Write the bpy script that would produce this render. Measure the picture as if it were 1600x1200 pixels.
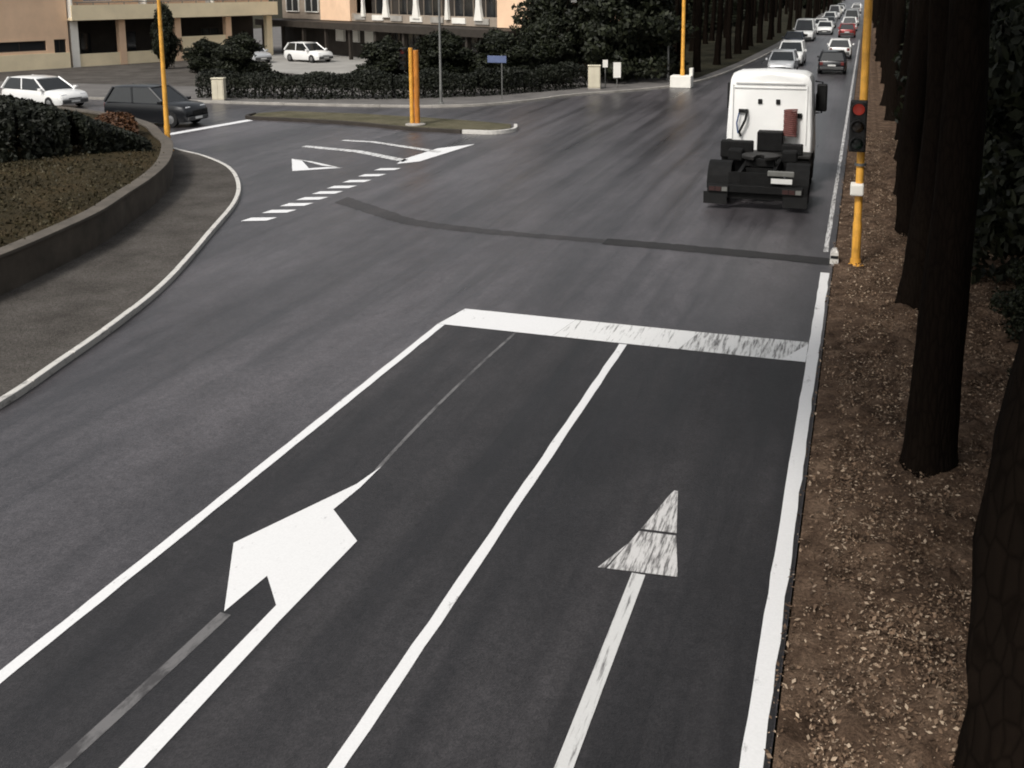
import bpy, bmesh, math, random
import numpy as np
from mathutils import Vector, Matrix

for o in list(bpy.data.objects):
    bpy.data.objects.remove(o)
SC = bpy.context.scene
COL = SC.collection
random.seed(7)
RNG = np.random.default_rng(11)

# ------------------------------------------------------------------ camera
cam_d = bpy.data.cameras.new('camera')
cam = bpy.data.objects.new('camera', cam_d)
COL.objects.link(cam)
cam_d.sensor_width = 36.0
cam_d.lens = 36.0
cam_d.shift_y = -350.0 / 1600.0          # the picture is a crop: optical axis above its middle
cam_d.clip_start = 0.1
cam_d.clip_end = 3000.0
R3 = Matrix(((0.9458755971658118, -0.04732311240690453, 0.3210605514826486),
             (0.324433623544015, 0.16192557871676153, -0.9319457767871167),
             (-0.007885340849913807, 0.9856676062392257, 0.16851466230068923)))
cam.matrix_world = Matrix.Translation((0, 0, 5.772)) @ R3.to_4x4()
SC.camera = cam

# ------------------------------------------------------------------ sky and sun
SUN_EL, SUN_AZ = math.radians(48), math.radians(200)      # azimuth clockwise from +Y
w = bpy.data.worlds.new('World')
SC.world = w
w.use_nodes = True
nt = w.node_tree
bg = nt.nodes['Background']
sky = nt.nodes.new('ShaderNodeTexSky')
sky.sky_type = 'NISHITA'
sky.sun_disc = False
sky.sun_elevation = SUN_EL
sky.sun_rotation = SUN_AZ
sky.air_density = 1.5
sky.dust_density = 5.0
hs = nt.nodes.new('ShaderNodeHueSaturation')
hs.inputs['Saturation'].default_value = 0.22
nt.links.new(sky.outputs[0], hs.inputs['Color'])
nt.links.new(hs.outputs[0], bg.inputs['Color'])
bg.inputs['Strength'].default_value = 0.1
sd = bpy.data.lights.new('sun', 'SUN')
sd.energy = 1.5
sd.angle = math.radians(11)
sd.color = (1.0, 0.95, 0.88)
sun = bpy.data.objects.new('sun', sd)
COL.objects.link(sun)
dirv = Vector((math.sin(SUN_AZ) * math.cos(SUN_EL), math.cos(SUN_AZ) * math.cos(SUN_EL), math.sin(SUN_EL)))
sun.rotation_euler = dirv.to_track_quat('Z', 'Y').to_euler()
sun.location = dirv * 60

vs = SC.view_settings
vs.view_transform = 'Standard'
vs.look = 'None'
vs.exposure = 0.5
vs.gamma = 1.0
vs.use_curve_mapping = False
SC.cycles.pixel_filter_type = 'BLACKMAN_HARRIS'
SC.cycles.filter_width = 1.9             # a soft surveillance lens

# ------------------------------------------------------------------ materials
MATS = {}


def newmat(name):
    m = bpy.data.materials.new(name)
    m.use_nodes = True
    MATS[name] = m
    return m, m.node_tree, m.node_tree.nodes['Principled BSDF']


def N(t, kind, **kw):
    n = t.nodes.new(kind)
    for k, v in kw.items():
        setattr(n, k, v)
    return n


def noise(t, vec, scale, detail=4, rough=0.6):
    n = N(t, 'ShaderNodeTexNoise')
    n.inputs['Scale'].default_value = scale
    n.inputs['Detail'].default_value = detail
    n.inputs['Roughness'].default_value = rough
    if vec is not None:
        t.links.new(vec, n.inputs['Vector'])
    return n.outputs['Fac']


def ramp(t, fac, stops):
    r = N(t, 'ShaderNodeValToRGB')
    e = r.color_ramp.elements
    while len(e) < len(stops):
        e.new(0.5)
    for el, (p, c) in zip(e, stops):
        el.position = p
        el.color = c if len(c) == 4 else (*c, 1)
    t.links.new(fac, r.inputs[0])
    return r.outputs[0]


def mixc(t, fac, a, b, mode='MIX'):
    m = N(t, 'ShaderNodeMix', data_type='RGBA', blend_type=mode)
    for s, v in ((m.inputs[0], fac), (m.inputs[6], a), (m.inputs[7], b)):
        if hasattr(v, 'is_output'):
            t.links.new(v, s)
        elif isinstance(v, (int, float)):
            s.default_value = v
        else:
            s.default_value = v if len(v) == 4 else (*v, 1)
    return m.outputs[2]


def worldpos(t, scale=(1, 1, 1)):
    g = N(t, 'ShaderNodeNewGeometry')
    mp = N(t, 'ShaderNodeMapping')
    mp.inputs['Scale'].default_value = scale
    t.links.new(g.outputs['Position'], mp.inputs['Vector'])
    return mp.outputs[0]


def objpos(t, scale=(1, 1, 1)):
    g = N(t, 'ShaderNodeTexCoord')
    mp = N(t, 'ShaderNodeMapping')
    mp.inputs['Scale'].default_value = scale
    t.links.new(g.outputs['Object'], mp.inputs['Vector'])
    return mp.outputs[0]


def bump(t, b, h, strength, dist=0.01):
    n = N(t, 'ShaderNodeBump')
    n.inputs['Strength'].default_value = strength
    n.inputs['Distance'].default_value = dist
    t.links.new(h, n.inputs['Height'])
    t.links.new(n.outputs[0], b.inputs['Normal'])


def plain(name, col, rough=0.6, metal=0.0, var=0.25, scale=3.0, spec=0.4, bmp=0.1):
    m, t, b = newmat(name)
    p = objpos(t)
    f = noise(t, p, scale, 5)
    c = ramp(t, f, [(0.3, tuple(v * (1 - var) for v in col)), (0.7, tuple(min(1, v * (1 + var * .6)) for v in col))])
    t.links.new(c, b.inputs['Base Color'])
    b.inputs['Roughness'].default_value = rough
    b.inputs['Metallic'].default_value = metal
    b.inputs['Specular IOR Level'].default_value = spec
    if bmp:
        bump(t, b, noise(t, p, scale * 12, 3), bmp)
    return m


def asphalt(name, dark, light, stain, rough=(0.5, 0.75), grey_patch=0.5):
    m, t, b = newmat(name)
    big = noise(t, worldpos(t, (.35, .12, 1)), 1.0, 5, .55)
    c = ramp(t, big, [(0.32, dark), (0.68, light)])
    streak = noise(t, worldpos(t, (1.5, .045, 1)), 1.0, 4, .6)          # traffic film, drawn out along the lanes
    sm = ramp(t, streak, [(0.42, (1, 1, 1)), (0.72, stain)])
    c = mixc(t, 1.0, c, sm, 'MULTIPLY')
    drip = noise(t, worldpos(t, (1, .6, 1)), 2.3, 6, .7)
    c = mixc(t, 1.0, c, ramp(t, drip, [(0.35, (.82, .82, .82)), (0.65, (1.1, 1.1, 1.1))]), 'MULTIPLY')
    mid = noise(t, worldpos(t), 9.0, 5, .75)
    c = mixc(t, 1.0, c, ramp(t, mid, [(0.36, (.80, .80, .80)), (0.66, (1.16, 1.16, 1.16))]), 'MULTIPLY')
    vc = N(t, 'ShaderNodeTexVoronoi', feature='DISTANCE_TO_EDGE')          # hairline cracks, only here and there
    vc.inputs['Scale'].default_value = .33
    wv = N(t, 'ShaderNodeVectorMath', operation='ADD')
    wn = N(t, 'ShaderNodeTexNoise')
    wn.inputs['Scale'].default_value = 1.7
    wn.inputs['Detail'].default_value = 6
    t.links.new(worldpos(t), wn.inputs['Vector'])
    t.links.new(worldpos(t), wv.inputs[0])
    t.links.new(wn.outputs['Color'], wv.inputs[1])
    t.links.new(wv.outputs[0], vc.inputs['Vector'])
    ck = ramp(t, vc.outputs['Distance'], [(0.0, (.55, .55, .55)), (0.0035, (1, 1, 1))])
    cm = ramp(t, noise(t, worldpos(t), .16, 3), [(0.50, (0, 0, 0)), (0.60, (1, 1, 1))])
    c = mixc(t, cm, c, mixc(t, 1.0, c, ck, 'MULTIPLY'))
    agg = N(t, 'ShaderNodeTexVoronoi')
    agg.inputs['Scale'].default_value = 70
    t.links.new(worldpos(t), agg.inputs['Vector'])
    spk = ramp(t, agg.outputs['Color'], [(0.2, (.72, .72, .72)), (0.9, (1.35, 1.33, 1.3))])
    c = mixc(t, 1.0, c, spk, 'MULTIPLY')
    t.links.new(c, b.inputs['Base Color'])
    rr = ramp(t, streak, [(0.3, (rough[1],) * 3), (0.7, (rough[0],) * 3)])
    t.links.new(rr, b.inputs['Roughness'])
    b.inputs['Specular IOR Level'].default_value = 0.5
    bump(t, b, agg.outputs['Distance'], 0.35, 0.006)
    return m


def paint(name, col, wear, under=(.05, .047, .047), scale=2.2, rough=0.55, st=(1, .5, 1)):
    m, t, b = newmat(name)
    a = noise(t, worldpos(t, st), scale, 8, .72)
    k = ramp(t, a, [(max(0, wear - .06), (0, 0, 0)), (min(1, wear + .06), (1, 1, 1))])
    f = noise(t, worldpos(t), 45, 3)
    pc = mixc(t, f, tuple(v * .82 for v in col), col)
    c = mixc(t, k, under, pc)
    t.links.new(c, b.inputs['Base Color'])
    b.inputs['Roughness'].default_value = rough
    bump(t, b, f, .15, .004)
    return m


def leafmat(name, c0, c1, c2=None, rough=0.6):
    m, t, b = newmat(name)
    g = N(t, 'ShaderNodeNewGeometry')
    st = [(0.0, c0), (0.75, c1)]
    st.append((1.0, c2 if c2 else tuple(v * 1.5 for v in c1)))
    c = ramp(t, g.outputs['Random Per Island'], st)
    cl = noise(t, worldpos(t), .9, 3)
    c = mixc(t, 1.0, c, ramp(t, cl, [(0.3, (.65, .65, .65)), (0.7, (1.25, 1.25, 1.2))]), 'MULTIPLY')
    t.links.new(c, b.inputs['Base Color'])
    b.inputs['Roughness'].default_value = rough
    b.inputs['Specular IOR Level'].default_value = 0.25
    return m


def barkmat(name, c0, c1):
    m, t, b = newmat(name)
    p = objpos(t, (1, 1, .22))
    v = N(t, 'ShaderNodeTexVoronoi', feature='DISTANCE_TO_EDGE')
    v.inputs['Scale'].default_value = 16
    t.links.new(p, v.inputs['Vector'])
    n = noise(t, p, 5, 6)
    c = mixc(t, n, c0, c1)
    c = mixc(t, 1.0, c, ramp(t, v.outputs['Distance'], [(0.0, (.6, .6, .6)), (0.12, (1, 1, 1))]), 'MULTIPLY')
    t.links.new(c, b.inputs['Base Color'])
    b.inputs['Roughness'].default_value = .9
    b.inputs['Specular IOR Level'].default_value = 0.02
    bump(t, b, v.outputs['Distance'], .6, .03)
    return m


def soil(name, c0, c1, c2, scale=1.2):
    m, t, b = newmat(name)
    p = worldpos(t)
    a = noise(t, p, scale, 8, .65)
    c = ramp(t, a, [(0.3, c0), (0.5, c1), (0.72, c2)])
    f = noise(t, p, 26, 5, .7)
    c = mixc(t, 1.0, c, ramp(t, f, [(0.3, (.55, .55, .55)), (0.7, (1.4, 1.4, 1.4))]), 'MULTIPLY')
    t.links.new(c, b.inputs['Base Color'])
    b.inputs['Roughness'].default_value = .95
    b.inputs['Specular IOR Level'].default_value = .1
    bump(t, b, f, .8, .05)
    return m


asphalt('asphalt_old', (.046, .043, .047), (.108, .101, .109), (.40, .40, .41), (.27, .46))
asphalt('asphalt_lane', (.017, .0162, .018), (.047, .044, .047), (.36, .36, .37), (.45, .7))
asphalt('asphalt_dark_strip', (.022, .020, .020), (.058, .052, .052), (.7, .7, .7), (.45, .6))
asphalt('asphalt_darker', (.010, .0095, .0095), (.024, .022, .022), (.7, .7, .7), (.6, .75))
paint('paint_fresh', (.82, .82, .82), .325, under=(.22, .21, .21), scale=6)
paint('paint_worn', (.74, .74, .73), .46, under=(.12, .116, .114), scale=3.0, st=(5.5, .42, 1))
paint('paint_mid', (.80, .80, .79), .385, under=(.16, .155, .15), scale=3.0, st=(5.5, .42, 1))
paint('paint_stem', (.66, .66, .65), .40, under=(.14, .135, .135), scale=4, st=(5, .35, 1))
paint('paint_half', (.66, .65, .64), .475, under=(.13, .126, .124), scale=4.5, st=(5.5, .5, 1))
paint('paint_ghost', (.16, .155, .155), .50, under=(.055, .052, .053), scale=3)
paint('kerb_white', (.62, .60, .56), .40, under=(.22, .21, .2), scale=5)
soil('litter_soil', (.032, .020, .013), (.105, .069, .047), (.21, .145, .10), 2.6)
soil('verge_dirt', (.05, .045, .040), (.088, .080, .072), (.125, .114, .104), .7)
soil('dry_grass', (.026, .022, .012), (.044, .034, .018), (.066, .046, .023), .8)
soil('island_grass', (.07, .068, .04), (.11, .10, .065), (.15, .135, .09), .9)
soil('ground_far', (.016, .016, .009), (.028, .026, .016), (.045, .04, .025), .2)
plain('concrete', (.34, .32, .29), .85, var=.3, scale=1.5)
plain('lot_concrete', (.30, .29, .27), .85, var=.25, scale=.4)
plain('pavement', (.13, .122, .115), .85, var=.3, scale=.8)
plain('wall_render', (.085, .070, .055), .9, var=.4, scale=1.4)
plain('wall_coping', (.10, .086, .07), .85, var=.3, scale=3)
plain('peach', (.80, .56, .38), .85, var=.12, scale=.6)
plain('cream', (.82, .70, .48), .85, var=.12, scale=.6)
plain('dull_plaster', (.30, .25, .20), .9, var=.25, scale=.8)
plain('white_plaster', (.78, .76, .70), .8, var=.1, scale=1)
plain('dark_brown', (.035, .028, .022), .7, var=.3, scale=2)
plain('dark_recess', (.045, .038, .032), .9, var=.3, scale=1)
plain('rail_metal', (.32, .31, .30), .45, .7, var=.15)
plain('yellow_paint', (.72, .36, .055), .45, var=.28, scale=4)
plain('pole_shaded_side', (.50, .19, .03), .5, var=.3, scale=4)  # shaded side of the island signal pole, put into the colour
plain('grey_metal', (.22, .22, .21), .5, .6, var=.2)
plain('black_plastic', (.008, .008, .008), .6, var=.3, spec=.25)
plain('cabinet_cream', (.62, .57, .44), .6, var=.12, scale=2)
plain('sign_blue', (.10, .13, .24), .5, var=.2)
plain('truck_white', (.86, .86, .84), .35, var=.06, scale=1.2, spec=.5, bmp=0)
plain('truck_seam', (.60, .60, .59), .6, var=.15)
plain('chassis_black', (.007, .007, .007), .8, var=.5, scale=6, spec=.2)
plain('greasy_steel', (.022, .021, .020), .6, .3, var=.5, scale=8, spec=.3)
plain('tyre', (.012, .012, .012), .9, var=.3, scale=8)
plain('steel_rim', (.35, .35, .35), .4, .8, var=.2)
plain('red_hose', (.15, .055, .048), .6, var=.3, scale=6)
plain('blue_hose', (.05, .09, .2), .5, var=.3)
plain('plate_white', (.62, .62, .60), .5, var=.1)
plain('plate_dull', (.14, .14, .13), .5, var=.2)
plain('trim_grey', (.06, .06, .06), .6)
for nm, c in dict(white=(.80, .80, .78), silver=(.42, .43, .44), black=(.010, .011, .013), navy=(.012, .018, .035),
                  cream=(.70, .66, .56), grey=(.16, .165, .17), red=(.28, .02, .02)).items():
    m = plain('car_' + nm, c, .28, .15 if nm not in ('white', 'cream') else 0, var=.05, scale=1, spec=.6, bmp=0)
    m.node_tree.nodes['Principled BSDF'].inputs['Coat Weight'].default_value = .1 if nm == 'black' else .4


def glassy(name, col, rough=.06):
    m, t, b = newmat(name)
    f = noise(t, objpos(t), 1.2, 2)
    t.links.new(mixc(t, f, tuple(v * .7 for v in col), col), b.inputs['Base Color'])
    b.inputs['Roughness'].default_value = rough
    b.inputs['Specular IOR Level'].default_value = .6


glassy('car_glass', (.015, .017, .018))
glassy('window_glass', (.03, .032, .034), .1)
glassy('lamp_clear', (.75, .76, .78), .12)
glassy('lamp_red', (.12, .010, .008), .3)
glassy('lamp_dark', (.035, .010, .008), .3)
glassy('lamp_amber', (.10, .04, .01), .3)
glassy('lens_dark_green', (.006, .014, .010), .3)
glassy('lens_dark_amber', (.02, .012, .006), .3)
m, t, b = newmat('lens_red_lit')
b.inputs['Base Color'].default_value = (.12, .015, .012, 1)
b.inputs['Emission Color'].default_value = (1, .10, .06, 1)
b.inputs['Emission Strength'].default_value = .10

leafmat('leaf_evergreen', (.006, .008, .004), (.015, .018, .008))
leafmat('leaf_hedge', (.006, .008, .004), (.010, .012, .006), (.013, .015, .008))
leafmat('leaf_pine', (.014, .020, .010), (.032, .040, .018))
leafmat('leaf_rust', (.04, .018, .008), (.085, .038, .016))
leafmat('leaf_litter', (.045, .029, .019), (.195, .128, .086), (.46, .36, .27), .8)
leafmat('grass_blade', (.030, .026, .013), (.046, .037, .018))
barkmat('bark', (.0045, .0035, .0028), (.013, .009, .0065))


# ------------------------------------------------------------------ mesh helpers
class MB:
    def __init__(self):
        self.v, self.f = [], []

    def add(self, verts, faces):
        o = len(self.v)
        self.v += [tuple(p) for p in verts]
        self.f += [tuple(i + o for i in f) for f in faces]
        return self

    def box(self, x0, x1, y0, y1, z0, z1):
        v = [(x, y, z) for z in (z0, z1) for y in (y0, y1) for x in (x0, x1)]
        return self.add(v, [(0, 2, 3, 1), (4, 5, 7, 6), (0, 1, 5, 4), (2, 6, 7, 3), (0, 4, 6, 2), (1, 3, 7, 5)])

    def tube(self, pts, rads, n=10, cap=True):
        pts = [Vector(p) for p in pts]
        rings = []
        ref = Vector((0, 0, 1))
        d0 = (pts[1] - pts[0]).normalized()
        if abs(d0.dot(ref)) > .9:
            ref = Vector((1, 0, 0))
        a = d0.cross(ref).normalized()
        for i, p in enumerate(pts):
            d = (pts[min(i + 1, len(pts) - 1)] - pts[max(i - 1, 0)]).normalized()
            a = (a - d * a.dot(d)).normalized()
            c = d.cross(a)
            r = rads[i] if isinstance(rads, (list, tuple)) else rads
            rings.append([p + (a * math.cos(k * 2 * math.pi / n) + c * math.sin(k * 2 * math.pi / n)) * r for k in range(n)])
        v = [q for r in rings for q in r]
        f = [(i * n + k, i * n + (k + 1) % n, (i + 1) * n + (k + 1) % n, (i + 1) * n + k)
             for i in range(len(pts) - 1) for k in range(n)]
        if cap:
            f += [tuple(range(n - 1, -1, -1)), tuple((len(pts) - 1) * n + k for k in range(n))]
        return self.add(v, f)

    def lathe(self, prof, origin, axis='Y', n=20):
        """prof: list of (offset along axis, radius)"""
        ox, oy, oz = origin
        v, f = [], []
        for (h, r) in prof:
            for k in range(n):
                c, s = r * math.cos(2 * math.pi * k / n), r * math.sin(2 * math.pi * k / n)
                v.append((ox + c, oy + h, oz + s) if axis == 'Y' else ((ox + h, oy + c, oz + s) if axis == 'X' else (ox + c, oy + s, oz + h)))
        for i in range(len(prof) - 1):
            for k in range(n):
                f.append((i * n + k, i * n + (k + 1) % n, (i + 1) * n + (k + 1) % n, (i + 1) * n + k))
        f += [tuple(range(n)), tuple((len(prof) - 1) * n + k for k in range(n))]
        return self.add(v, f)

    def loft(self, rings, cap=True):
        n = len(rings[0])
        v = [p for r in rings for p in r]
        f = [(i * n + k, i * n + (k + 1) % n, (i + 1) * n + (k + 1) % n, (i + 1) * n + k)
             for i in range(len(rings) - 1) for k in range(n)]
        if cap:
            f += [tuple(range(n - 1, -1, -1)), tuple((len(rings) - 1) * n + k for k in range(n))]
        return self.add(v, f)

    def sheet(self, pts, z=0.0):
        return self.add([(x, y, z) for x, y in pts], [tuple(range(len(pts)))])

    def slab(self, pts, z0, z1):
        n = len(pts)
        v = [(x, y, z0) for x, y in pts] + [(x, y, z1) for x, y in pts]
        return self.add(v, [tuple(range(n - 1, -1, -1)), tuple(range(n, 2 * n))] +
                        [(k, (k + 1) % n, n + (k + 1) % n, n + k) for k in range(n)])

    def build(self, name, mat, parent=None, bevel=0, smooth=False, seg=2):
        me = bpy.data.meshes.new(name)
        bm = bmesh.new()
        vs_ = [bm.verts.new(p) for p in self.v]
        for f in self.f:
            try:
                bm.faces.new([vs_[i] for i in f])
            except ValueError:
                pass
        bmesh.ops.recalc_face_normals(bm, faces=bm.faces)
        big = [f for f in bm.faces if len(f.verts) > 4]
        if big:
            bmesh.ops.triangulate(bm, faces=big)
        bm.to_mesh(me)
        bm.free()
        me.materials.append(MATS[mat])
        o = bpy.data.objects.new(name, me)
        COL.objects.link(o)
        if smooth:
            me.polygons.foreach_set('use_smooth', [True] * len(me.polygons))
            try:
                me.set_sharp_from_angle(angle=math.radians(38))
            except Exception:
                pass
        if bevel:
            bv = o.modifiers.new('bevel', 'BEVEL')
            bv.width = bevel
            bv.segments = seg
            bv.limit_method = 'ANGLE'
            bv.angle_limit = math.radians(35)
        if parent is not None:
            o.parent = parent
        return o


def tag(o, label, cat, group=None):
    o['label'] = label
    o['category'] = cat
    if group:
        o['group'] = group
    return o


def struct(o, kind='structure'):
    o['kind'] = kind
    return o


def empty(name, loc=(0, 0, 0), rz=0.0):
    o = bpy.data.objects.new(name, None)
    COL.objects.link(o)
    o.location = loc
    o.rotation_euler = (0, 0, rz)
    return o


def copy_tree(o, parent=None):
    c = o.copy()
    COL.objects.link(c)
    c.parent = parent
    for ch in list(o.children):
        copy_tree(ch, c)
    return c


def offset_line(pts, d):
    out = []
    for i, p in enumerate(pts):
        a, b2 = pts[max(i - 1, 0)], pts[min(i + 1, len(pts) - 1)]
        dx, dy = b2[0] - a[0], b2[1] - a[1]
        L = math.hypot(dx, dy) or 1
        out.append((p[0] - dy / L * d, p[1] + dx / L * d))
    return out


def smooth_line(pts, n=6):
    P = [Vector((*p, 0)) for p in pts]
    out = []
    for i in range(len(P) - 1):
        p0, p1, p2, p3 = P[max(i - 1, 0)], P[i], P[i + 1], P[min(i + 2, len(P) - 1)]
        for k in range(n):
            t_ = k / n
            q = .5 * ((2 * p1) + (p2 - p0) * t_ + (2 * p0 - 5 * p1 + 4 * p2 - p3) * t_ ** 2 + (-p0 + 3 * p1 - 3 * p2 + p3) * t_ ** 3)
            out.append((q.x, q.y))
    out.append(pts[-1])
    return out


def strip_wall(line, d0, d1, z0, z1):
    """closed band between two offsets of a polyline"""
    a, b2 = offset_line(line, d0), offset_line(line, d1)
    rings = [[(*a[i], z0), (*b2[i], z0), (*b2[i], z1), (*a[i], z1)] for i in range(len(line))]
    return MB().loft(rings)


def kerb(name, line, width, z1, mat, stone=1.0, z0=-.05):
    """kerb of separate stones with narrow joints, one object"""
    mb = MB()
    acc = [Vector((*p, 0)) for p in line]
    seg, cur = [acc[0]], 0.0
    pieces = []
    for i in range(1, len(acc)):
        d = (acc[i] - acc[i - 1]).length
        seg.append(acc[i])
        cur += d
        if cur >= stone:
            pieces.append(seg)
            seg, cur = [acc[i]], 0.0
    if len(seg) > 1:
        pieces.append(seg)
    for s in pieces:
        s = [v.copy() for v in s]
        d = (s[-1] - s[-2]).normalized()
        s[-1] -= d * .012
        dz = random.uniform(-.006, .006)
        ln = [(v.x, v.y) for v in s]
        part = strip_wall(ln, 0, width, z0, z1 + dz)
        mb.add(part.v, part.f)
    return mb.build(name, mat, bevel=.012)


# ------------------------------------------------------------------ ground, roads
ground = struct(MB().box(-1500, 1500, -400, 2500, -1.2, -.06).build('ground', 'ground_far'))

far_kerb = smooth_line([(-80, 43.4), (-55, 43.5), (-38, 43.6), (-30, 43.8), (-23.1, 44.3), (-18.8, 45.2), (-16.3, 47.5), (-14.2, 51.7),
                        (-11.6, 55.1), (-9.5, 59.4), (-8.2, 70), (-7.25, 95), (-7.0, 150), (-7.0, 300), (-7.0, 600)], 5)
road_poly = [(-.42, -20), (-.42, 600)] + far_kerb[::-1] + [(-80, -20)]
road = struct(MB().sheet(road_poly, 0).build('road', 'asphalt_old'))
lanes = MB().sheet([(-6.72, -20), (-.43, -20), (-.43, 16.3), (-6.72, 16.3)], .004).build('resurfaced_lanes', 'asphalt_lane', road)

# dark strip of uneven width crossing the junction
strip_pts = smooth_line([(-13.4, 24.45), (-11.46, 23.17), (-10.24, 22.50), (-8.3, 22.19), (-5.32, 22.09), (-3.14, 22.0), (-.5, 21.8)], 6)
wd = [0.80 - .02 * i + .09 * math.sin(i * 1.9) for i in range(len(strip_pts))]
strip_pts = smooth_line(strip_pts, 4)
wd = [max(.34, .80 - .005 * i) + random.uniform(-.05, .05) for i in range(len(strip_pts))]
sa = [(p[0], p[1] + wd[i] * .55 + random.uniform(-.03, .03)) for i, p in enumerate(strip_pts)]
sb = [(p[0], p[1] - wd[i] * .45 + random.uniform(-.03, .03)) for i, p in enumerate(strip_pts)]
mb = MB()
for i in range(len(strip_pts) - 1):
    mb.sheet([sb[i], sb[i + 1], sa[i + 1], sa[i]], .004)
mb.build('dark_strip', 'asphalt_dark_strip', road)


sp2 = smooth_line([(-5.4, 22.10), (-4.2, 22.07), (-3.14, 22.0), (-1.8, 21.92), (-.46, 21.8)], 10)
mb = MB()
hw_ = [.27 + random.uniform(-.03, .03) for _ in sp2]
for i in range(len(sp2) - 1):
    mb.sheet([(sp2[i][0], sp2[i][1] - hw_[i]), (sp2[i + 1][0], sp2[i + 1][1] - hw_[i + 1]), (sp2[i + 1][0], sp2[i + 1][1] + hw_[i + 1]), (sp2[i][0], sp2[i][1] + hw_[i])], .0075)
mb.build('dark_strip_right', 'asphalt_darker', road)  # darker layer over the right part of the strip


def mark(name, pts, mat='paint_fresh', z=.009):
    return MB().sheet(pts, z).build(name, mat, road)


def vline(name, x, y0, y1, wdt, mat='paint_fresh', z=.009):
    n = max(2, int((y1 - y0) / .35))
    l, r = [], []
    for i in range(n + 1):
        y = y0 + (y1 - y0) * i / n
        l.append((x - wdt / 2 + random.uniform(-.006, .006), y))
        r.append((x + wdt / 2 + (random.uniform(-.014, .0) if name == 'edge_line' and random.random() < .3 else random.uniform(-.006, .006)), y))
    mb = MB()
    for i in range(n):
        mb.sheet([l[i], r[i], r[i + 1], l[i + 1]], z)
    return mb.build(name, mat, road)


vline('edge_line', -.55, -20, 20.9, .17)
vline('edge_line', -.60, 22.6, 110, .10, 'paint_half')
vline('lane_line', -3.49, -20, 15.60, .12)
vline('lane_line', -6.70, -20, 15.62, .13)
mark('stop_line', [(-6.76, 15.63), (-4.7, 15.63), (-4.55, 16.55), (-6.62, 16.55)])
mark('stop_line', [(-4.695, 15.63), (-2.6, 15.64), (-2.4, 16.56), (-4.545, 16.55)], 'paint_mid')
mark('stop_line', [(-2.595, 15.645), (-.645, 15.66), (-.645, 16.60), (-2.395, 16.56)], 'paint_worn')
mark('stop_line', [(-1.0, 15.66), (-.642, 15.66), (-.642, 16.50)], 'paint_fresh', .0125)
mark('turn_arrow', [(-5.33, 10.5), (-5.41, 10.0), (-5.56, 9.63), (-6.04, 8.44), (-5.43, 7.38), (-5.37, 8.02), (-5.02, 7.62), (-5.05, 4.4),
                    (-4.86, 4.4), (-4.86, 7.4), (-4.82, 8.88), (-5.38, 9.39), (-5.33, 9.94)])
mark('straight_arrow', [(-1.84, 11.0), (-1.80, 11.0), (-1.655, 10.08), (-2.03, 10.05), (-1.87, 10.9)], 'paint_half')
mark('straight_arrow', [(-2.04, 10.0), (-1.65, 10.03), (-1.50, 9.27), (-2.20, 9.20)], 'paint_half')
mark('straight_arrow', [(-2.10, 9.72), (-2.22, 9.20), (-2.29, 9.19)], 'paint_half')
mark('arrow_stem', [(-1.81, 9.2), (-1.80, 4.2), (-1.94, 4.2), (-1.945, 9.2)], 'paint_stem', .0105)


def thin_line(name, pts, wdt, mat, z):
    c = smooth_line(pts, 6)
    a, b_ = offset_line(c, wdt / 2), offset_line(c, -wdt / 2)
    mb = MB()
    for i in range(len(c) - 1):
        mb.sheet([a[i], a[i + 1], b_[i + 1], b_[i]], z)
    return mb.build(name, mat, road)


thin_line('old_line', [(-5.345, 10.4), (-5.38, 11.3), (-5.40, 12.4), (-5.395, 13.6), (-5.37, 14.7), (-5.34, 15.6)], .05, 'paint_ghost', .0065)
thin_line('old_line', [(-5.50, 3.8), (-5.49, 5), (-5.44, 6.2), (-5.40, 7.36)], .12, 'paint_ghost', .0065)
# side road markings
for y in (21.7, 22.65, 23.52, 24.35, 25.2, 26.05, 27.0, 28.0, 29.1):
    mark('dash', [(-14.56, y - .30), (-13.96, y - .06), (-13.90, y + .34), (-14.52, y + .12)], 'paint_fresh')
mark('island_nose_marking', [(-14.38, 30.1), (-13.85, 30.75), (-13.42, 34.8), (-14.35, 33.5), (-14.55, 31.0)], 'paint_fresh')
mark('chevron_line', [(-14.35, 30.5), (-16.8, 31.85), (-19.3, 32.4), (-19.25, 32.75), (-16.75, 32.25), (-14.35, 30.95)], 'paint_worn')
mark('chevron_line', [(-13.95, 32.55), (-17.3, 34.05), (-18.6, 34.1), (-18.6, 34.4), (-17.3, 34.35), (-13.95, 32.9)], 'paint_worn', .0125)
mark('give_way_triangle', [(-18.25, 30.0), (-17.0, 27.95), (-16.75, 28.55), (-17.7, 29.75)], 'paint_fresh')
mark('give_way_triangle', [(-16.995, 27.955), (-15.75, 28.95), (-16.3, 28.92), (-16.745, 28.555)], 'paint_fresh')
mark('give_way_triangle', [(-15.9, 28.96), (-16.6, 29.12), (-17.68, 29.78), (-18.2, 30.0), (-17.3, 29.72), (-16.5, 29.3)], 'paint_mid', .0105)
mark('stop_line', [(-26.35, 33.6), (-25.9, 33.6), (-25.2, 38.4), (-25.65, 38.6)], 'paint_fresh')

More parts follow.
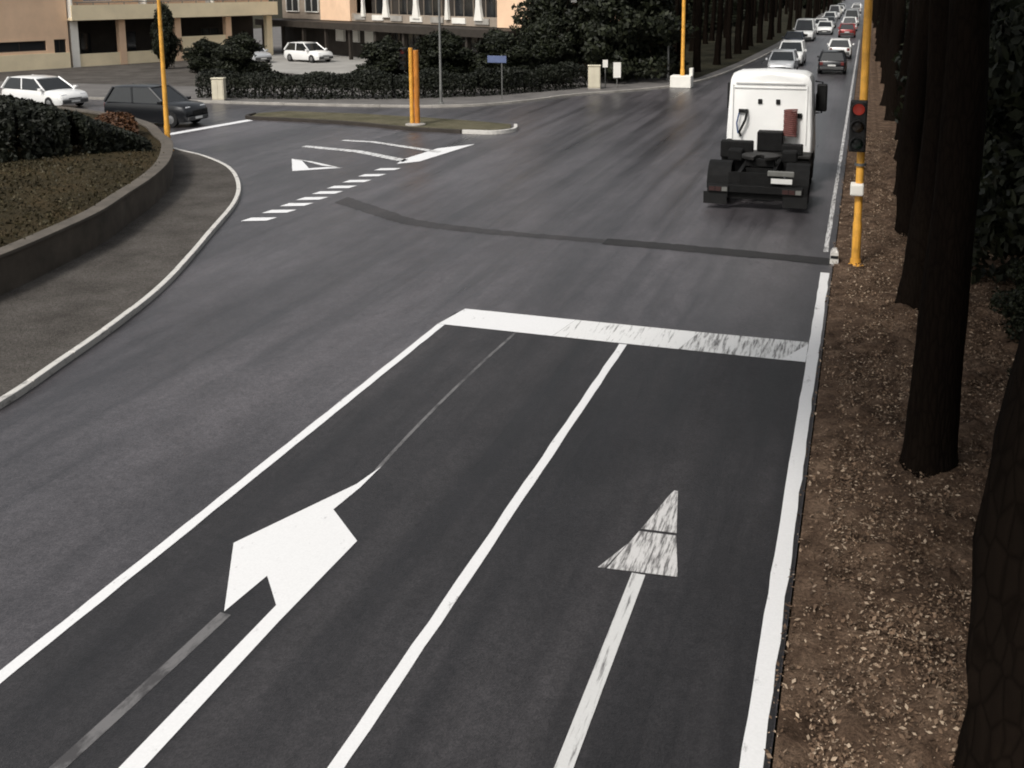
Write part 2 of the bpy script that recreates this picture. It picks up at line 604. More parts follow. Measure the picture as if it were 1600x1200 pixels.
# left verge: white kerb, dirt strip, curved retaining wall, bank
kerb_l = smooth_line([(-10.55, -18), (-10.58, -12), (-10.62, -6), (-10.68, -1), (-10.76, 3), (-10.87, 6), (-11.0, 8.3), (-11.16, 10.41), (-11.52, 12.03), (-12.07, 14.18), (-12.83, 16.43), (-14.31, 19.82), (-15.79, 23.08),
                      (-17.24, 25.43), (-19.09, 27.65), (-21.2, 29.3), (-23.2, 30.4), (-27, 33.0), (-33, 35.4), (-45, 36.6), (-80, 37)], 6)
struct(kerb('kerb', kerb_l, .12, .11, 'kerb_white'))
inner = offset_line(kerb_l, .12)
struct(MB().slab(inner + [(-80, -18)], -.05, .10).build('verge', 'verge_dirt'))
wall_line = smooth_line([(-14.4, -18), (-14.42, -12), (-14.48, -6), (-14.58, 0), (-14.72, 5), (-14.9, 9.5), (-15.0, 12.2), (-15.15, 14.38), (-15.55, 16.34), (-16.05, 18.2), (-16.75, 19.9), (-17.69, 22.13), (-18.95, 24.45),
                         (-21.0, 27.3), (-22.6, 28.9), (-25.1, 31.3), (-29.0, 33.4), (-36, 35.0), (-60, 35.9)], 6)
wl = empty('retaining_wall', (0, 0, 0))
tag(wl, 'low curved brown retaining wall behind the white kerb on the left', 'wall')
strip_wall(wall_line, 0, .28, .02, .80).build('wall_face', 'wall_render', wl)
strip_wall(wall_line, -.035, .33, .803, .87).build('coping', 'wall_coping', wl, bevel=.01)
bank_in = offset_line(wall_line, .30)
mb = MB()
# bank rising a little away from the wall
lines = [(bank_in, .78), (offset_line(wall_line, 1.6), .95), (offset_line(wall_line, 4.0), 1.0), (offset_line(wall_line, 7.5), .85)]
for (la, za), (lb, zb) in zip(lines[:-1], lines[1:]):
    for i in range(len(la) - 1):
        mb.add([(*la[i], za), (*la[i + 1], za), (*lb[i + 1], zb), (*lb[i], zb)], [(0, 1, 2, 3)])
struct(mb.build('bank', 'dry_grass', smooth=True))

# far pavement and planting strip on the other side of the side road
struct(kerb('kerb', far_kerb, .15, .12, 'concrete', 2.0))
struct(MB().slab(offset_line(far_kerb, .15) + [(-60, 600), (-80, 600)], -.05, .10).build('far_pavement', 'pavement'))
struct(MB().sheet([(-9.6, 62), (-8.7, 75), (-8.0, 100), (-7.9, 600), (-40, 600), (-40, 100), (-16, 62)], .108).build('avenue_verge', 'ground_far'))
struct(MB().sheet([(-80, 50), (-38, 50), (-28, 51.5), (-22, 55), (-20, 60), (-26, 61.9), (-34, 58.3), (-45.7, 63.8), (-50, 76), (-80, 76)], .108).build('garden_soil', 'verge_dirt'))
struct(MB().sheet([(-45.5, 64), (-34, 58.5), (-26, 62), (-31, 69), (-46, 79), (-50, 75)], .115).build('parking_lot', 'lot_concrete'))

# splitter island
isl = [(-25.6, 38.9), (-22.7, 38.75), (-20.1, 38.4), (-17.3, 37.6), (-15.0, 37.4), (-13.6, 37.6), (-13.25, 38.3), (-13.6, 39.4), (-15.4, 39.95),
       (-18.0, 40.5), (-21.4, 40.95), (-25.0, 40.9), (-25.9, 39.9)]
struct(MB().slab(isl, -.05, .14).build('traffic_island', 'island_grass'))
isk = smooth_line([(-14.9, 37.35), (-14.3, 37.38), (-13.6, 37.52), (-13.17, 38.3), (-13.5, 39.45)], 5)
struct(strip_wall(isk, -.14, .0, -.05, .15).build('kerb', 'kerb_white', bevel=.01))
isk2 = smooth_line([(-14.95, 37.36), (-16.2, 37.42), (-17.3, 37.54), (-20.1, 38.34), (-22.7, 38.69), (-25.6, 38.84), (-26.0, 39.9)][::-1], 5)
struct(strip_wall(isk2, -.14, .0, -.05, .15).build('kerb', 'dark_brown', bevel=.01))

# right verge: uneven leaf-litter ground
nx, ny = 26, 190
gx = np.concatenate([np.linspace(-.40, 4.6, 72), [5.2, 6.5, 9, 14, 30, 80]])
gy = np.concatenate([np.linspace(-18, 3, 40), np.linspace(3.1, 30, 340), np.linspace(30.3, 40, 30), np.linspace(42, 600, 40)])
CL = RNG.normal(size=(len(gy), len(gx)))
CL = (CL + np.roll(CL, 1, 0) + np.roll(CL, 1, 1) + np.roll(CL, (1, 1), (0, 1))) / 2 
CB = RNG.normal(size=(len(gy), len(gx)))
for _ in range(5):
    CB = (CB + np.roll(CB, 1, 0) + np.roll(CB, -1, 0) + np.roll(CB, 1, 1) + np.roll(CB, -1, 1)) / 5
CL = CL * .8 + CB / CB.std() * 1.1


def verge_h(x, y):
    e = min(1, max(0, (x + .40) / .9))
    h = .015 + e * (.07 + .05 * math.sin(x * 2.1 + y * .7) + .035 * math.sin(y * 1.9 - x) + .03 * math.sin(x * 5.3) * math.cos(y * 3.7))
    for ty in (7.4, 12.4, 18.3, 24.2):
        d2 = (x - 1.1) ** 2 + (y - ty) ** 2
        h += .14 * math.exp(-d2 / .5)
    return h + max(0, x - 3) * .05


mb = MB()
mb.add([(x, y, (verge_h(x, y) if y < 41 else verge_h(x, 40)) + .024 * CL[j, i] * min(1, max(0, (x + .38) / .5))) for j, y in enumerate(gy) for i, x in enumerate(gx)],
       [(j * len(gx) + i, j * len(gx) + i + 1, (j + 1) * len(gx) + i + 1, (j + 1) * len(gx) + i) for j in range(len(gy) - 1) for i in range(len(gx) - 1)])
struct(mb.build('roadside_verge', 'litter_soil', smooth=True))


# ------------------------------------------------------------------ leaves
def quads_mesh(name, cen, nrm, size, asp, mat):
    n = len(cen)
    a = np.cross(nrm, RNG.normal(size=(n, 3)))
    a /= np.linalg.norm(a, axis=1)[:, None] + 1e-9
    b_ = np.cross(nrm, a)
    s = size[:, None]
    P = np.stack([cen - a * s * asp, cen - b_ * s * .55, cen + a * s * asp, cen + b_ * s * .55], 1).reshape(-1, 3)
    me = bpy.data.meshes.new(name)
    me.vertices.add(4 * n)
    me.vertices.foreach_set('co', P.ravel().astype(np.float32))
    me.loops.add(4 * n)
    me.loops.foreach_set('vertex_index', np.arange(4 * n, dtype=np.int32))
    me.polygons.add(n)
    me.polygons.foreach_set('loop_start', np.arange(0, 4 * n, 4, dtype=np.int32))
    try:
        me.polygons.foreach_set('loop_total', np.full(n, 4, dtype=np.int32))
    except Exception:
        pass
    me.materials.append(MATS[mat])
    me.update()
    me.validate()
    return me


def unit(n):
    v = RNG.normal(size=(n, 3))
    return v / np.linalg.norm(v, axis=1)[:, None]


def blob_leaves(blobs, per, size, zmin=None):
    C, Nn = [], []
    for (c, r) in blobs:
        u = unit(per)
        rad = RNG.uniform(.55, 1.0, per) ** .6
        wob = 1 + .18 * np.sin(u[:, 0] * 5 + c[0] * 3) + .14 * np.sin(u[:, 2] * 7 + c[1] * 2)
        p = np.array(c) + u * (rad * wob)[:, None] * np.array(r)
        nn = u + RNG.normal(size=(per, 3)) * .7
        nn /= np.linalg.norm(nn, axis=1)[:, None]
        C.append(p)
        Nn.append(nn)
    C, Nn = np.concatenate(C), np.concatenate(Nn)
    if zmin is not None:
        k = C[:, 2] > zmin
        C, Nn = C[k], Nn[k]
    S = RNG.uniform(.6, 1.4, len(C)) * size
    return C, Nn, S


def obj_of(name, me, parent=None):
    o = bpy.data.objects.new(name, me)
    COL.objects.link(o)
    o.parent = parent
    return o


# leaf litter and pale chips on the right verge (nobody could count them)
n = 330000
lx = RNG.uniform(-.46, 4.6, n)
ly = 3.5 + 38 * RNG.uniform(0, 1, n) ** 1.6
dens = np.sin(lx * 3 + ly * 1.3) + np.sin(ly * 2.7 - lx * 4) + RNG.normal(size=n) * .8
k = (dens > -1.6) & ((lx > -.15) | (RNG.uniform(size=n) < .12 + .25 * (np.sin(ly * 1.7) > .2)))
lx, ly = lx[k], ly[k]
lz = np.array([verge_h(a, c) for a, c in zip(lx, ly)]) + RNG.uniform(.005, .05, len(lx))
nr = RNG.normal(size=(len(lx), 3)) * .45 + np.array([0, 0, 1.0])
nr /= np.linalg.norm(nr, axis=1)[:, None]
sz = .008 + .026 * RNG.uniform(0, 1, len(lx)) ** 3
struct(obj_of('leaf_litter', quads_mesh('leaf_litter', np.stack([lx, ly, lz], 1), nr, sz, 1.0, 'leaf_litter')), 'stuff')['label'] = \
    'brown fallen leaves and pale chips covering the verge under the trees'

# dry grass tufts on the bank behind the wall and on the dirt strip
C, Nn, S = [], [], []
for _ in range(16000):
    i = random.randrange(len(wall_line) - 30)
    d = random.uniform(.4, 6)
    q = offset_line(wall_line[max(0, i - 1):i + 2], d)
    p = q[min(1, len(q) - 1)]
    C.append((p[0] + random.uniform(-.3, .3), p[1] + random.uniform(-.3, .3), .80 + min(.2, d * .08) + .02))
    Nn.append((random.gauss(0, 1), random.gauss(0, 1), .25))
C, Nn = np.array(C), np.array(Nn)
Nn /= np.linalg.norm(Nn, axis=1)[:, None]
struct(obj_of('dry_grass', quads_mesh('dry_grass', C, Nn, RNG.uniform(.02, .06, len(C)), 1.0, 'grass_blade')), 'stuff')['label'] = \
    'short dry grass on the bank behind the curved wall'


# ------------------------------------------------------------------ trees
def pine_crown(seed):
    r = random.Random(seed)
    bl = []
    for k in range(22):
        a, q = r.uniform(0, 6.28), 2.3 * math.sqrt(r.random())
        bl.append(((q * math.cos(a), q * math.sin(a), 9.6 + r.uniform(-.5, .9) - q * .12), (r.uniform(.8, 1.3), r.uniform(.8, 1.3), r.uniform(.4, .7))))
    C, Nn, S = blob_leaves(bl, 260, .20)
    return quads_mesh('crown', C, Nn, S, 1.6, 'leaf_pine')


def trunk_mb(r0, h, lean, seed, limbs=True):
    r = random.Random(seed)
    mb = MB()
    pts, rad = [], []
    for i in range(27):
        z = h * (i / 26) ** 1.6
        q = z / h
        pts.append((lean[0] * z + .07 * math.sin(z * .8 + seed), lean[1] * z + .06 * math.sin(z * .6 + seed * 2), z - .15))
        rad.append(r0 * (1 - .45 * q) * (1 + .45 * math.exp(-z / .28)) * (1 + r.uniform(-.03, .03)))
    mb.tube(pts, rad, 20)
    for k_, (x_, y_, z_) in enumerate(mb.v):          # uneven section, root toes at the foot, plated swellings
        i_ = k_ // 20
        if i_ >= len(pts):
            continue
        cx_, cy_, _z = pts[i_]
        a_ = math.atan2(y_ - cy_, x_ - cx_)
        f_ = 1 + .045 * math.sin(3 * a_ + seed + z_ * .9) + .03 * math.sin(7 * a_ + z_ * 2.3) + .30 * math.exp(-max(0, z_ + .1) / .16) * max(0, math.cos(2.5 * a_ + seed))
        mb.v[k_] = (cx_ + (x_ - cx_) * f_, cy_ + (y_ - cy_) * f_, z_)
    lm = MB()
    if limbs:
        for k in range(7):
            a = k * 2 * math.pi / 7 + r.uniform(-.3, .3)
            z0 = h * r.uniform(.80, .97)
            bx, by = lean[0] * z0, lean[1] * z0
            L = r.uniform(1.3, 2.2)
            lm.tube([(bx, by, z0 - .2), (bx + math.cos(a) * L * .5, by + math.sin(a) * L * .5, z0 + .35), (bx + math.cos(a) * L, by + math.sin(a) * L, z0 + 1.0)],
                    [r0 * .32, r0 * .22, r0 * .08], 6)
    return mb, lm


CROWNS = [pine_crown(s) for s in (1, 2, 3)]
TR = []
for s in range(3):
    tb, lm = trunk_mb(.31, 9.6, ((.012, -.006), (-.01, .01), (.02, .0))[s], s + 3)
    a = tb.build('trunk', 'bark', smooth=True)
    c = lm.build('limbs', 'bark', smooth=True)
    TR.append((a.data, c.data))
    bpy.data.objects.remove(a)
    bpy.data.objects.remove(c)


def pine(x, y, label, group=None, s=1.0, v=0, rz=0.0, lean=0.0, z=0.0):
    o = empty('pine_tree', (x, y, z), rz)
    o.rotation_euler = (0, lean, rz)
    o.scale = (s, s, 1)
    obj_of('trunk', TR[v][0], o)
    obj_of('limbs', TR[v][1], o)
    cr = obj_of('crown', CROWNS[v], o)
    k_ = 1.1 if y < 20 else (1.0 if y < 40 else .75)          # unseen crowns sized for the light, smaller along the avenue to let sky in
    cr.scale = (k_, k_, 1.0)
    tag(o, label, 'tree', group)
    return o


pine(1.50, 7.2, 'thick dark trunk filling the lower right edge, nearest to the camera', v=0, s=1.9, lean=.022)
pine(1.02, 12.35, 'dark pine trunk with mossy foot on the litter, second from the camera', v=1, s=.92, rz=1, lean=.02)
pine(1.08, 18.3, 'dark pine trunk just before the yellow signal pole, third from the camera', v=2, s=.95, rz=0)
y = 24.2
i = 0
while y < 230:
    lab = ['first dark pine trunk right behind the yellow signal pole', 'second dark pine trunk behind the yellow signal pole in the right row',
           'third dark pine trunk behind the yellow signal pole in the right row'][i] if i < 3 else 'distant dark pine deep in the right roadside row, past its third trunk'
    pine(1.25 + random.uniform(-.15, .35), y, lab, 'pines along the right verge beyond the signal', random.uniform(.85, 1.1), i % 3, 0)
    y += 5.6 + random.uniform(-.5, .6) + (3 if y > 110 else 0)
    i += 1
y = 61.5
ORD = ['first', 'second', 'third', 'fourth', 'fifth', 'sixth']
j = 0
while y < 230:
    pine(-10.3 + random.uniform(-.3, .3) + max(0, (y - 62) * .02), y,
         (ORD[j] + ' dark pine past the yellow pole in the front row left of the avenue') if j < 6 else 'distant dark pine in the front row left of the avenue, past the sixth',
         'pines in the front row on the left of the avenue', random.uniform(.7, .95), i % 3, 0)
    if y > 64:
        pine(-14.2 + random.uniform(-.5, .5), y + 2.6, 'dark pine in the back row along the left side of the avenue',
             'pines in the back row on the left of the avenue', random.uniform(.7, .95), (i + 1) % 3, 0)
    y += 5.8 + random.uniform(-.6, .6) + (3 if y > 110 else 0)
    i += 1
    j += 1


# bushes and low-crowned evergreens
def bush_mesh(seed, rx, ry, h, nb, per, size, mat):
    r = random.Random(seed)
    bl = []
    for k in range(nb):
        a, q = r.uniform(0, 6.28), math.sqrt(r.random()) * .72
        z = r.uniform(.12, .86) * h
        sh = math.sin(min(1, (z / h) * 1.05 + .12) * math.pi) ** .5
        bl.append(((q * rx * sh * math.cos(a), q * ry * sh * math.sin(a), z), (rx * r.uniform(.22, .4), ry * r.uniform(.22, .4), h * r.uniform(.09, .17))))
    C, Nn, S = blob_leaves(bl, per, size, .02)
    return quads_mesh('crown', C, Nn, S, 1.1, mat)


def core_mesh(rx, ry, h):
    """woody stems inside a bush"""
    mb = MB()
    for k in range(9):
        a = k * .7
        mb.tube([(.12 * math.cos(a), .12 * math.sin(a), -.1), (rx * .3 * math.cos(a), ry * .3 * math.sin(a), h * .45), (rx * .6 * math.cos(a + .3), ry * .6 * math.sin(a + .3), h * .8)],
                [.09, .06, .02], 6)
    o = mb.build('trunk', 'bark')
    me = o.data
    bpy.data.objects.remove(o)
    return me


BUSH = [(bush_mesh(s, 2.6, 2.6, 5.4, 44, 560, .115, 'leaf_evergreen'), core_mesh(2.6, 2.6, 5.4)) for s in (21, 22, 23)]


def bush(x, y, label, group, v=0, s=(1, 1, 1), rz=0, name='evergreen_shrub', cat='shrub', z=0.0):
    o = empty(name, (x, y, z), rz)
    o.scale = s
    obj_of('crown', BUSH[v][0], o)
    obj_of('trunk', BUSH[v][1], o)
    tag(o, label, cat, group)
    return o


# dark wall of evergreens to the right of the pine row
y = 6
i = 0
while y < 130:
    bush(4.1 + random.uniform(-.4, .5) + (1.7 if y < 17 else 0), y, 'tall dark evergreen shrub in the thicket behind the right hand pines', 'evergreen thicket behind the right pines',
         i % 3, (random.uniform(.85, 1.15), 1.0, random.uniform(.95, 1.25)), random.uniform(0, 6))
    y += 3.6 + (2.0 if y > 50 else 0)
    i += 1
for k, (bx, by, sc, lab) in enumerate([
                                       (2.6, 15.2, (.22, .25, .20), 'small dark weed clump on the litter right of the third pine'),
                                       (2.9, 17.6, (.3, .3, .28), 'dark green scrub low under the thicket, right of the third pine')]):
    bush(bx, by, lab, None, k % 3, sc, k, 'scrub', 'shrub', .05)
# left of the avenue behind the trunks
y = 62
while y < 215:
    bush(-18.2 + random.uniform(-.8, .8), y, 'dark evergreen shrub behind the tree rows left of the avenue', 'evergreen shrubs left of the avenue',
         i % 3, (1.1, 1.1, random.uniform(.9, 1.2)), random.uniform(0, 6))
    y += 5 + (4 if y > 110 else 0)
    i += 1
# far end of the avenue
for k, (bx, by) in enumerate([(-9.5, 232), (-13, 236), (4, 236), (9, 240), (-18, 240), (-8.5, 262), (3.5, 265), (-8.5, 300), (3.5, 300), (-8.5, 340), (3.0, 345)]):
    bush(bx, by, 'small dark evergreen at the far end of the avenue', 'evergreens at the far end of the avenue', k % 3, (1.1, 1.1, 1.2), k)

# the big dark holm oak at the corner
o = empty('holm_oak', (-13.6, 60.6, .1))
tag(o, 'big dark round evergreen tree at the far corner behind the pale cabinet', 'tree')
bl = []
r_ = random.Random(5)
for k in range(70):
    a, q = r_.uniform(0, 6.28), math.sqrt(r_.random()) * 3.1
    z = r_.uniform(.7, 8.3)
    sh = math.sin(min(1, z / 9 + .22) * math.pi) ** .6
    bl.append(((q * sh * math.cos(a), q * sh * math.sin(a), z), (r_.uniform(.8, 1.3), r_.uniform(.8, 1.3), r_.uniform(.5, .9))))
C, Nn, S = blob_leaves(bl, 420, .15, .25)
obj_of('crown', quads_mesh('crown', C, Nn, S, 1.1, 'leaf_evergreen'), o)
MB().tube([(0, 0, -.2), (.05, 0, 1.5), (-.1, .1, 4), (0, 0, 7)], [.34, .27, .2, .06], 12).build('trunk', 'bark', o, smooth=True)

# trees and shrubs between the far hedge and the building
for k, (bx, by, s, lab) in enumerate([
        (-25.4, 52.2, (.85, .8, .52), 'dark shrub behind the far hedge, left of the orange signal'),
        (-22.3, 53.0, (.9, .8, .60), 'dark shrub behind the far hedge, just right of the orange signal'),
        (-19.6, 54.6, (.9, .85, .62), 'dark shrub behind the far hedge near the small blue sign'),
        (-17.4, 57.2, (.8, .8, .75), 'dark shrub between the blue sign and the round corner tree'),
        (-46.6, 60.5, (.42, .42, .86), 'narrow dark conifer standing before the cream portico'),
        (-37.0, 55.5, (.75, .7, .55), 'bushy dark shrub rising behind the hedge just above the pale cabinet'),
        (-42.3, 59.0, (.8, .6, .42), 'low dark shrub left of the bushy one above the pale cabinet')]):
    bush(bx, by, lab, None, k % 3, s, k * 1.3, 'shrub', 'shrub', .1)


# clipped hedges
def hedge(name, line, width, h, dens, label, mat='leaf_hedge', z=.1, wob=.12, hs=None):
    o = empty(name, (0, 0, 0))
    tag(o, label, 'hedge')
    C, Nn = [], []
    tot = sum(math.dist(a, b_) for a, b_ in zip(line[:-1], line[1:]))
    hs = hs or [h] * len(line)
    for a, b_, h0, h1 in zip(line[:-1], line[1:], hs[:-1], hs[1:]):
        L = math.dist(a, b_)
        d = ((b_[0] - a[0]) / L, (b_[1] - a[1]) / L)
        nn = (-d[1], d[0])
        m = int(dens * L)
        for _ in range(m):
            t_ = random.random()
            h = h0 + (h1 - h0) * t_
            ang = random.uniform(-.25, math.pi + .25)
            rr = random.uniform(.72, 1.0) + wob * math.sin((a[0] + d[0] * L * t_) * 2.3) + wob * .7 * math.sin((a[1] + d[1] * L * t_) * 4.1 + ang * 2)
            cx = abs(math.cos(ang)) ** .55 * math.copysign(1, math.cos(ang)) * width / 2 * rr
            cz = max(0, math.sin(ang)) ** .55 * h * (rr * .6 + .38)
            if math.sin(ang) < .25:
                cz = random.uniform(0, .7) * h
            C.append((a[0] + d[0] * L * t_ + nn[0] * cx, a[1] + d[1] * L * t_ + nn[1] * cx, z + cz))
            v_ = Vector((nn[0] * math.cos(ang), nn[1] * math.cos(ang), math.sin(ang))) + Vector((random.gauss(0, .6), random.gauss(0, .6), random.gauss(0, .6)))
            Nn.append(tuple(v_.normalized()))
    C, Nn = np.array(C), np.array(Nn)
    obj_of('foliage', quads_mesh('foliage', C, Nn, RNG.uniform(.04, .10, len(C)), 1.1, mat), o)
    core = MB()
    for a, b_, h in zip(line[:-1], line[1:], hs):
        L = math.dist(a, b_)
        m = max(2, int(L / .5))
        for q in range(m):
            x, y_ = a[0] + (b_[0] - a[0]) * q / m, a[1] + (b_[1] - a[1]) * q / m
            for s in range(3):
                core.tube([(x, y_, z - .15), (x + random.uniform(-.2, .2), y_ + random.uniform(-.2, .2), z + h * .45),
                           (x + random.uniform(-.35, .35) * width, y_ + random.uniform(-.35, .35) * width, z + h * .85)], [.03, .022, .01], 5)
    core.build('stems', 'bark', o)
    return o


hedge('hedge', [(-33.0, 45.6), (-27.5, 46.3), (-22.8, 47.6), (-19.2, 49.8), (-16.6, 53.0), (-15.2, 55.6)], 1.5, 1.35, 1100,
      'long dark clipped hedge along the far side of the side road')
hedge('hedge', [(-22.0, 26.3), (-22.35, 25.4), (-22.7, 24.4), (-23.5, 23.4), (-24.3, 22.6), (-27.5, 20.2), (-31, 17.2), (-35, 13.5)], 3.1, 1.5, 5200,
      'big dark rounded hedge on the bank above the curved wall', z=.85, wob=.06, hs=[.4, .95, 1.45, 1.85, 1.95, 1.95, 1.95, 1.95])
hedge('shrub', [(-22.5, 26.9), (-23.6, 28.0), (-25.6, 29.8)], 1.0, .75, 900, 'rusty brown low shrub at the right end of the dark hedge', 'leaf_rust', .82,
      hs=[.5, .75, .6])


# ------------------------------------------------------------------ buildings
def local_frame(name, A, B, label):
    o = empty(name, (A[0], A[1], .08), math.atan2(B[1] - A[1], B[0] - A[0]))
    tag(o, label, 'building')
    return o


def window(parent, x0, x1, z0, z1, y, mat_frame='white_plaster', shutter=True):
    f = MB()
    t_ = .07
    f.box(x0, x1, y - .05, y + .06, z0, z0 + t_).box(x0, x1, y - .05, y + .06, z1 - t_, z1)
    f.box(x0, x0 + t_, y - .05, y + .06, z0 + t_, z1 - t_).box(x1 - t_, x1, y - .05, y + .06, z0 + t_, z1 - t_)
    xm = (x0 + x1) / 2
    f.box(xm - .03, xm + .03, y - .045, y + .05, z0 + t_, z1 - t_)
    wn = f.build('window', mat_frame, parent)
    MB().box(x0 + t_, xm - .03, y + .005, y + .02, z0 + t_, z1 - t_).build('pane', 'window_glass', wn)
    MB().box(xm + .03, x1 - t_, y + .005, y + .02, z0 + t_, z1 - t_).build('pane', 'window_glass', wn)
    return wn


def wall_with_holes(parent, name, mat, x0, x1, z0, z1, y0, y1, holes):
    """wall of boxes around rectangular holes (x0,x1,z0,z1), sorted along x, one band of holes"""
    mb = MB()
    cur = x0
    for (a, b_, c, d) in sorted(holes):
        if a > cur:
            mb.box(cur, a, y0, y1, z0, z1)
        mb.box(a, b_, y0, y1, z0, c).box(a, b_, y0, y1, d, z1)
        cur = b_
    if cur < x1:
        mb.box(cur, x1, y0, y1, z0, z1)
    return mb.build(name, mat, parent)


# left wing, receding to the right
A, B = (-56.58, 55.54), (-49.09, 71.06)
lw = local_frame('apartment_wing', A, B, 'peach apartment wing with cream balcony over a dark portico, far left')
holes = [(-7.5, -4.2, 1.40, 2.05), (-3.9, -.6, 1.40, 2.05), (-.3, 3.3, 1.35, 2.05), (3.85, 4.7, .95, 2.1)]
wall_with_holes(lw, 'ground_floor_wall', 'peach', -14, 4.9, 0, 4.4, 0, .35, holes)
MB().box(-14, 4.9, -.06, -.003, 0, 1.15).build('plinth', 'cream', lw)
for h in holes:
    window(lw, *h, .2, 'dark_brown')
# portico
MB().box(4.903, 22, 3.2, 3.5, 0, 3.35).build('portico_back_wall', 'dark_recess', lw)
MB().box(4.903, 22, -.0, 3.5, 3.353, 3.6).build('portico_ceiling', 'dull_plaster', lw)
for s0, s1, mt in ((5.1, 5.65, 'white_plaster'), (8.7, 9.2, 'peach'), (13.2, 13.7, 'peach'), (17.6, 18.1, 'peach'), (21.4, 21.9, 'cream')):
    MB().box(s0, s1, .05, .55, .003, 3.35).build('column', mt, lw)
MB().box(5.66, 13.19, .12, .4, 0, .95).build('parapet', 'cream', lw)
MB().box(13.71, 17.59, .12, .4, 0, 1.9).build('parapet', 'cream', lw)
for k in range(4):
    window(lw, 6.2 + k * 3.6, 7.9 + k * 3.6, .2, 2.4, 3.18, 'dark_brown')
# first floor with balcony
hol1 = [(6.4, 8.6, 4.75, 6.9), (10.2, 12.6, 4.75, 6.9), (14.4, 16.6, 4.75, 6.9), (18.4, 20.4, 4.75, 6.9)]
wall_with_holes(lw, 'first_floor_wall', 'peach', 4.903, 22, 3.603, 7.2, .6, .95, hol1)
for h in hol1:
    window(lw, *h, .75)
wall_with_holes(lw, 'first_floor_wall', 'peach', -14, 4.9, 4.403, 7.2, 0, .35, [(-9, -7, 5, 6.6), (-3, -1, 5, 6.6), (1.5, 3.2, 5, 6.6)])
for h in [(-9, -7, 5, 6.6), (-3, -1, 5, 6.6), (1.5, 3.2, 5, 6.6)]:
    window(lw, *h, .18)
bal = MB().box(4.95, 22, -.75, .598, 3.42, 3.6).build('balcony', 'cream', lw)
MB().box(4.95, 22, -.75, -.60, 3.603, 4.5).build('balcony_parapet', 'cream', bal)
MB().box(5.2, 21.8, -.71, -.66, 4.66, 4.72).build('handrail', 'rail_metal', bal)
pm = MB()
for k in range(15):
    pm.box(5.4 + k * 1.16, 5.45 + k * 1.16, -.70, -.66, 4.5, 4.66)
pm.build('rail_posts', 'rail_metal', bal)
for k in range(3):
    MB().box(5.0 + 5.6 * k, 5.12 + 5.6 * k, -.58, .59, 3.603, 6.9).build('balcony_divider', 'white_plaster', bal)
MB().box(-14.4, 22.4, -.5, 9, 7.203, 7.55).build('roof', 'dull_plaster', lw)
MB().box(-14, 22, 8.3, 8.7, 0, 7.2).build('rear_wall', 'peach', lw)
MB().box(-14.0, -13.7, .353, 8.297, 0, 7.2).build('side_wall', 'peach', lw)
MB().box(21.7, 22.0, 3.503, 8.297, 0, 7.2).build('side_wall', 'peach', lw)

# right wing, coming nearer to the right, dark canopy on the ground floor
A, B = (-50.75, 81.42), (-20.56, 62.32)
rw = local_frame('apartment_wing', A, B, 'peach apartment wing with white tapered pilasters above a long dark canopy')
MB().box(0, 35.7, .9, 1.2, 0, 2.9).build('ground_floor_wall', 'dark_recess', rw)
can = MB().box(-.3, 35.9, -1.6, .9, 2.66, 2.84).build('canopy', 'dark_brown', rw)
MB().box(-.3, 35.9, -1.68, -1.603, 2.35, 2.86).build('fascia', 'dark_brown', can)
for k in range(10):
    MB().box(.4 + k * 3.85, .65 + k * 3.85, -1.4, -1.15, 0, 2.655).build('post', 'dark_brown', rw)
for s0 in (9.9, 12.2, 14.6):
    window(rw, s0, s0 + 1.5, 1.2, 2.3, .82, 'white_plaster')
    MB().box(s0 + .12, s0 + 1.38, .74, .765, 1.30, 2.2).build('blind', 'white_plaster', rw)
for s0 in (18.2, 20.8, 24.4, 28.0, 31.6):
    window(rw, s0, s0 + 1.7, .3, 2.2, .82, 'dark_brown')
MB().box(0, 7.8, .9, 1.2, 2.903, 7.4).build('grey_wall', 'dull_plaster', rw)
for s0 in (1.0, 4.6):
    window(rw, s0, s0 + 2.4, 3.5, 5.3, .82)
MB().box(7.803, 12.8, .55, 1.2, 2.903, 7.4).build('first_floor_wall', 'peach', rw)
MB().box(32.2, 35.7, .55, 1.2, 2.903, 7.4).build('first_floor_wall', 'peach', rw)
MB().box(12.803, 32.197, .7, .85, 2.903, 3.55).build('loggia_parapet', 'dull_plaster', rw)
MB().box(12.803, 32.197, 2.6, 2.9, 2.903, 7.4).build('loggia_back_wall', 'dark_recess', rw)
MB().box(12.803, 32.197, .55, 2.597, 7.1, 7.397).build('loggia_ceiling', 'dull_plaster', rw)
for s0 in (13.6, 17.1, 20.6, 24.6, 28.4):
    window(rw, s0, s0 + 2.4, 3.2, 5.6, 2.52, 'dull_plaster')
for s0 in (14.8, 18.2, 22.4, 26.4, 30.1):
    sm_ = s0 in (14.8, 26.4)
    a_ = .16 if sm_ else .30
    MB().loft([[(s0 - a_ * 1.5, .5, 3.3), (s0 + a_ * 1.5, .5, 3.3), (s0 + a_ * 1.5, .69, 3.3), (s0 - a_ * 1.5, .69, 3.3)],
               [(s0 - a_ * .8, .5, 4.3), (s0 + a_ * .8, .5, 4.3), (s0 + a_ * .8, .69, 4.3), (s0 - a_ * .8, .69, 4.3)],
               [(s0 - a_ * .5, .5, 7.1), (s0 + a_ * .5, .5, 7.1), (s0 + a_ * .5, .69, 7.1), (s0 - a_ * .5, .69, 7.1)]]).build('pilaster', 'white_plaster', rw)
for k in range(7):
    MB().box(13.4 + k * 2.7, 15.0 + k * 2.7, .60, .697, 3.05, 3.45).build('parapet_panel', 'white_plaster' if k % 2 else 'concrete', rw)
MB().box(-.4, 36.2, .3, 10, 7.403, 7.75).build('roof', 'dull_plaster', rw)
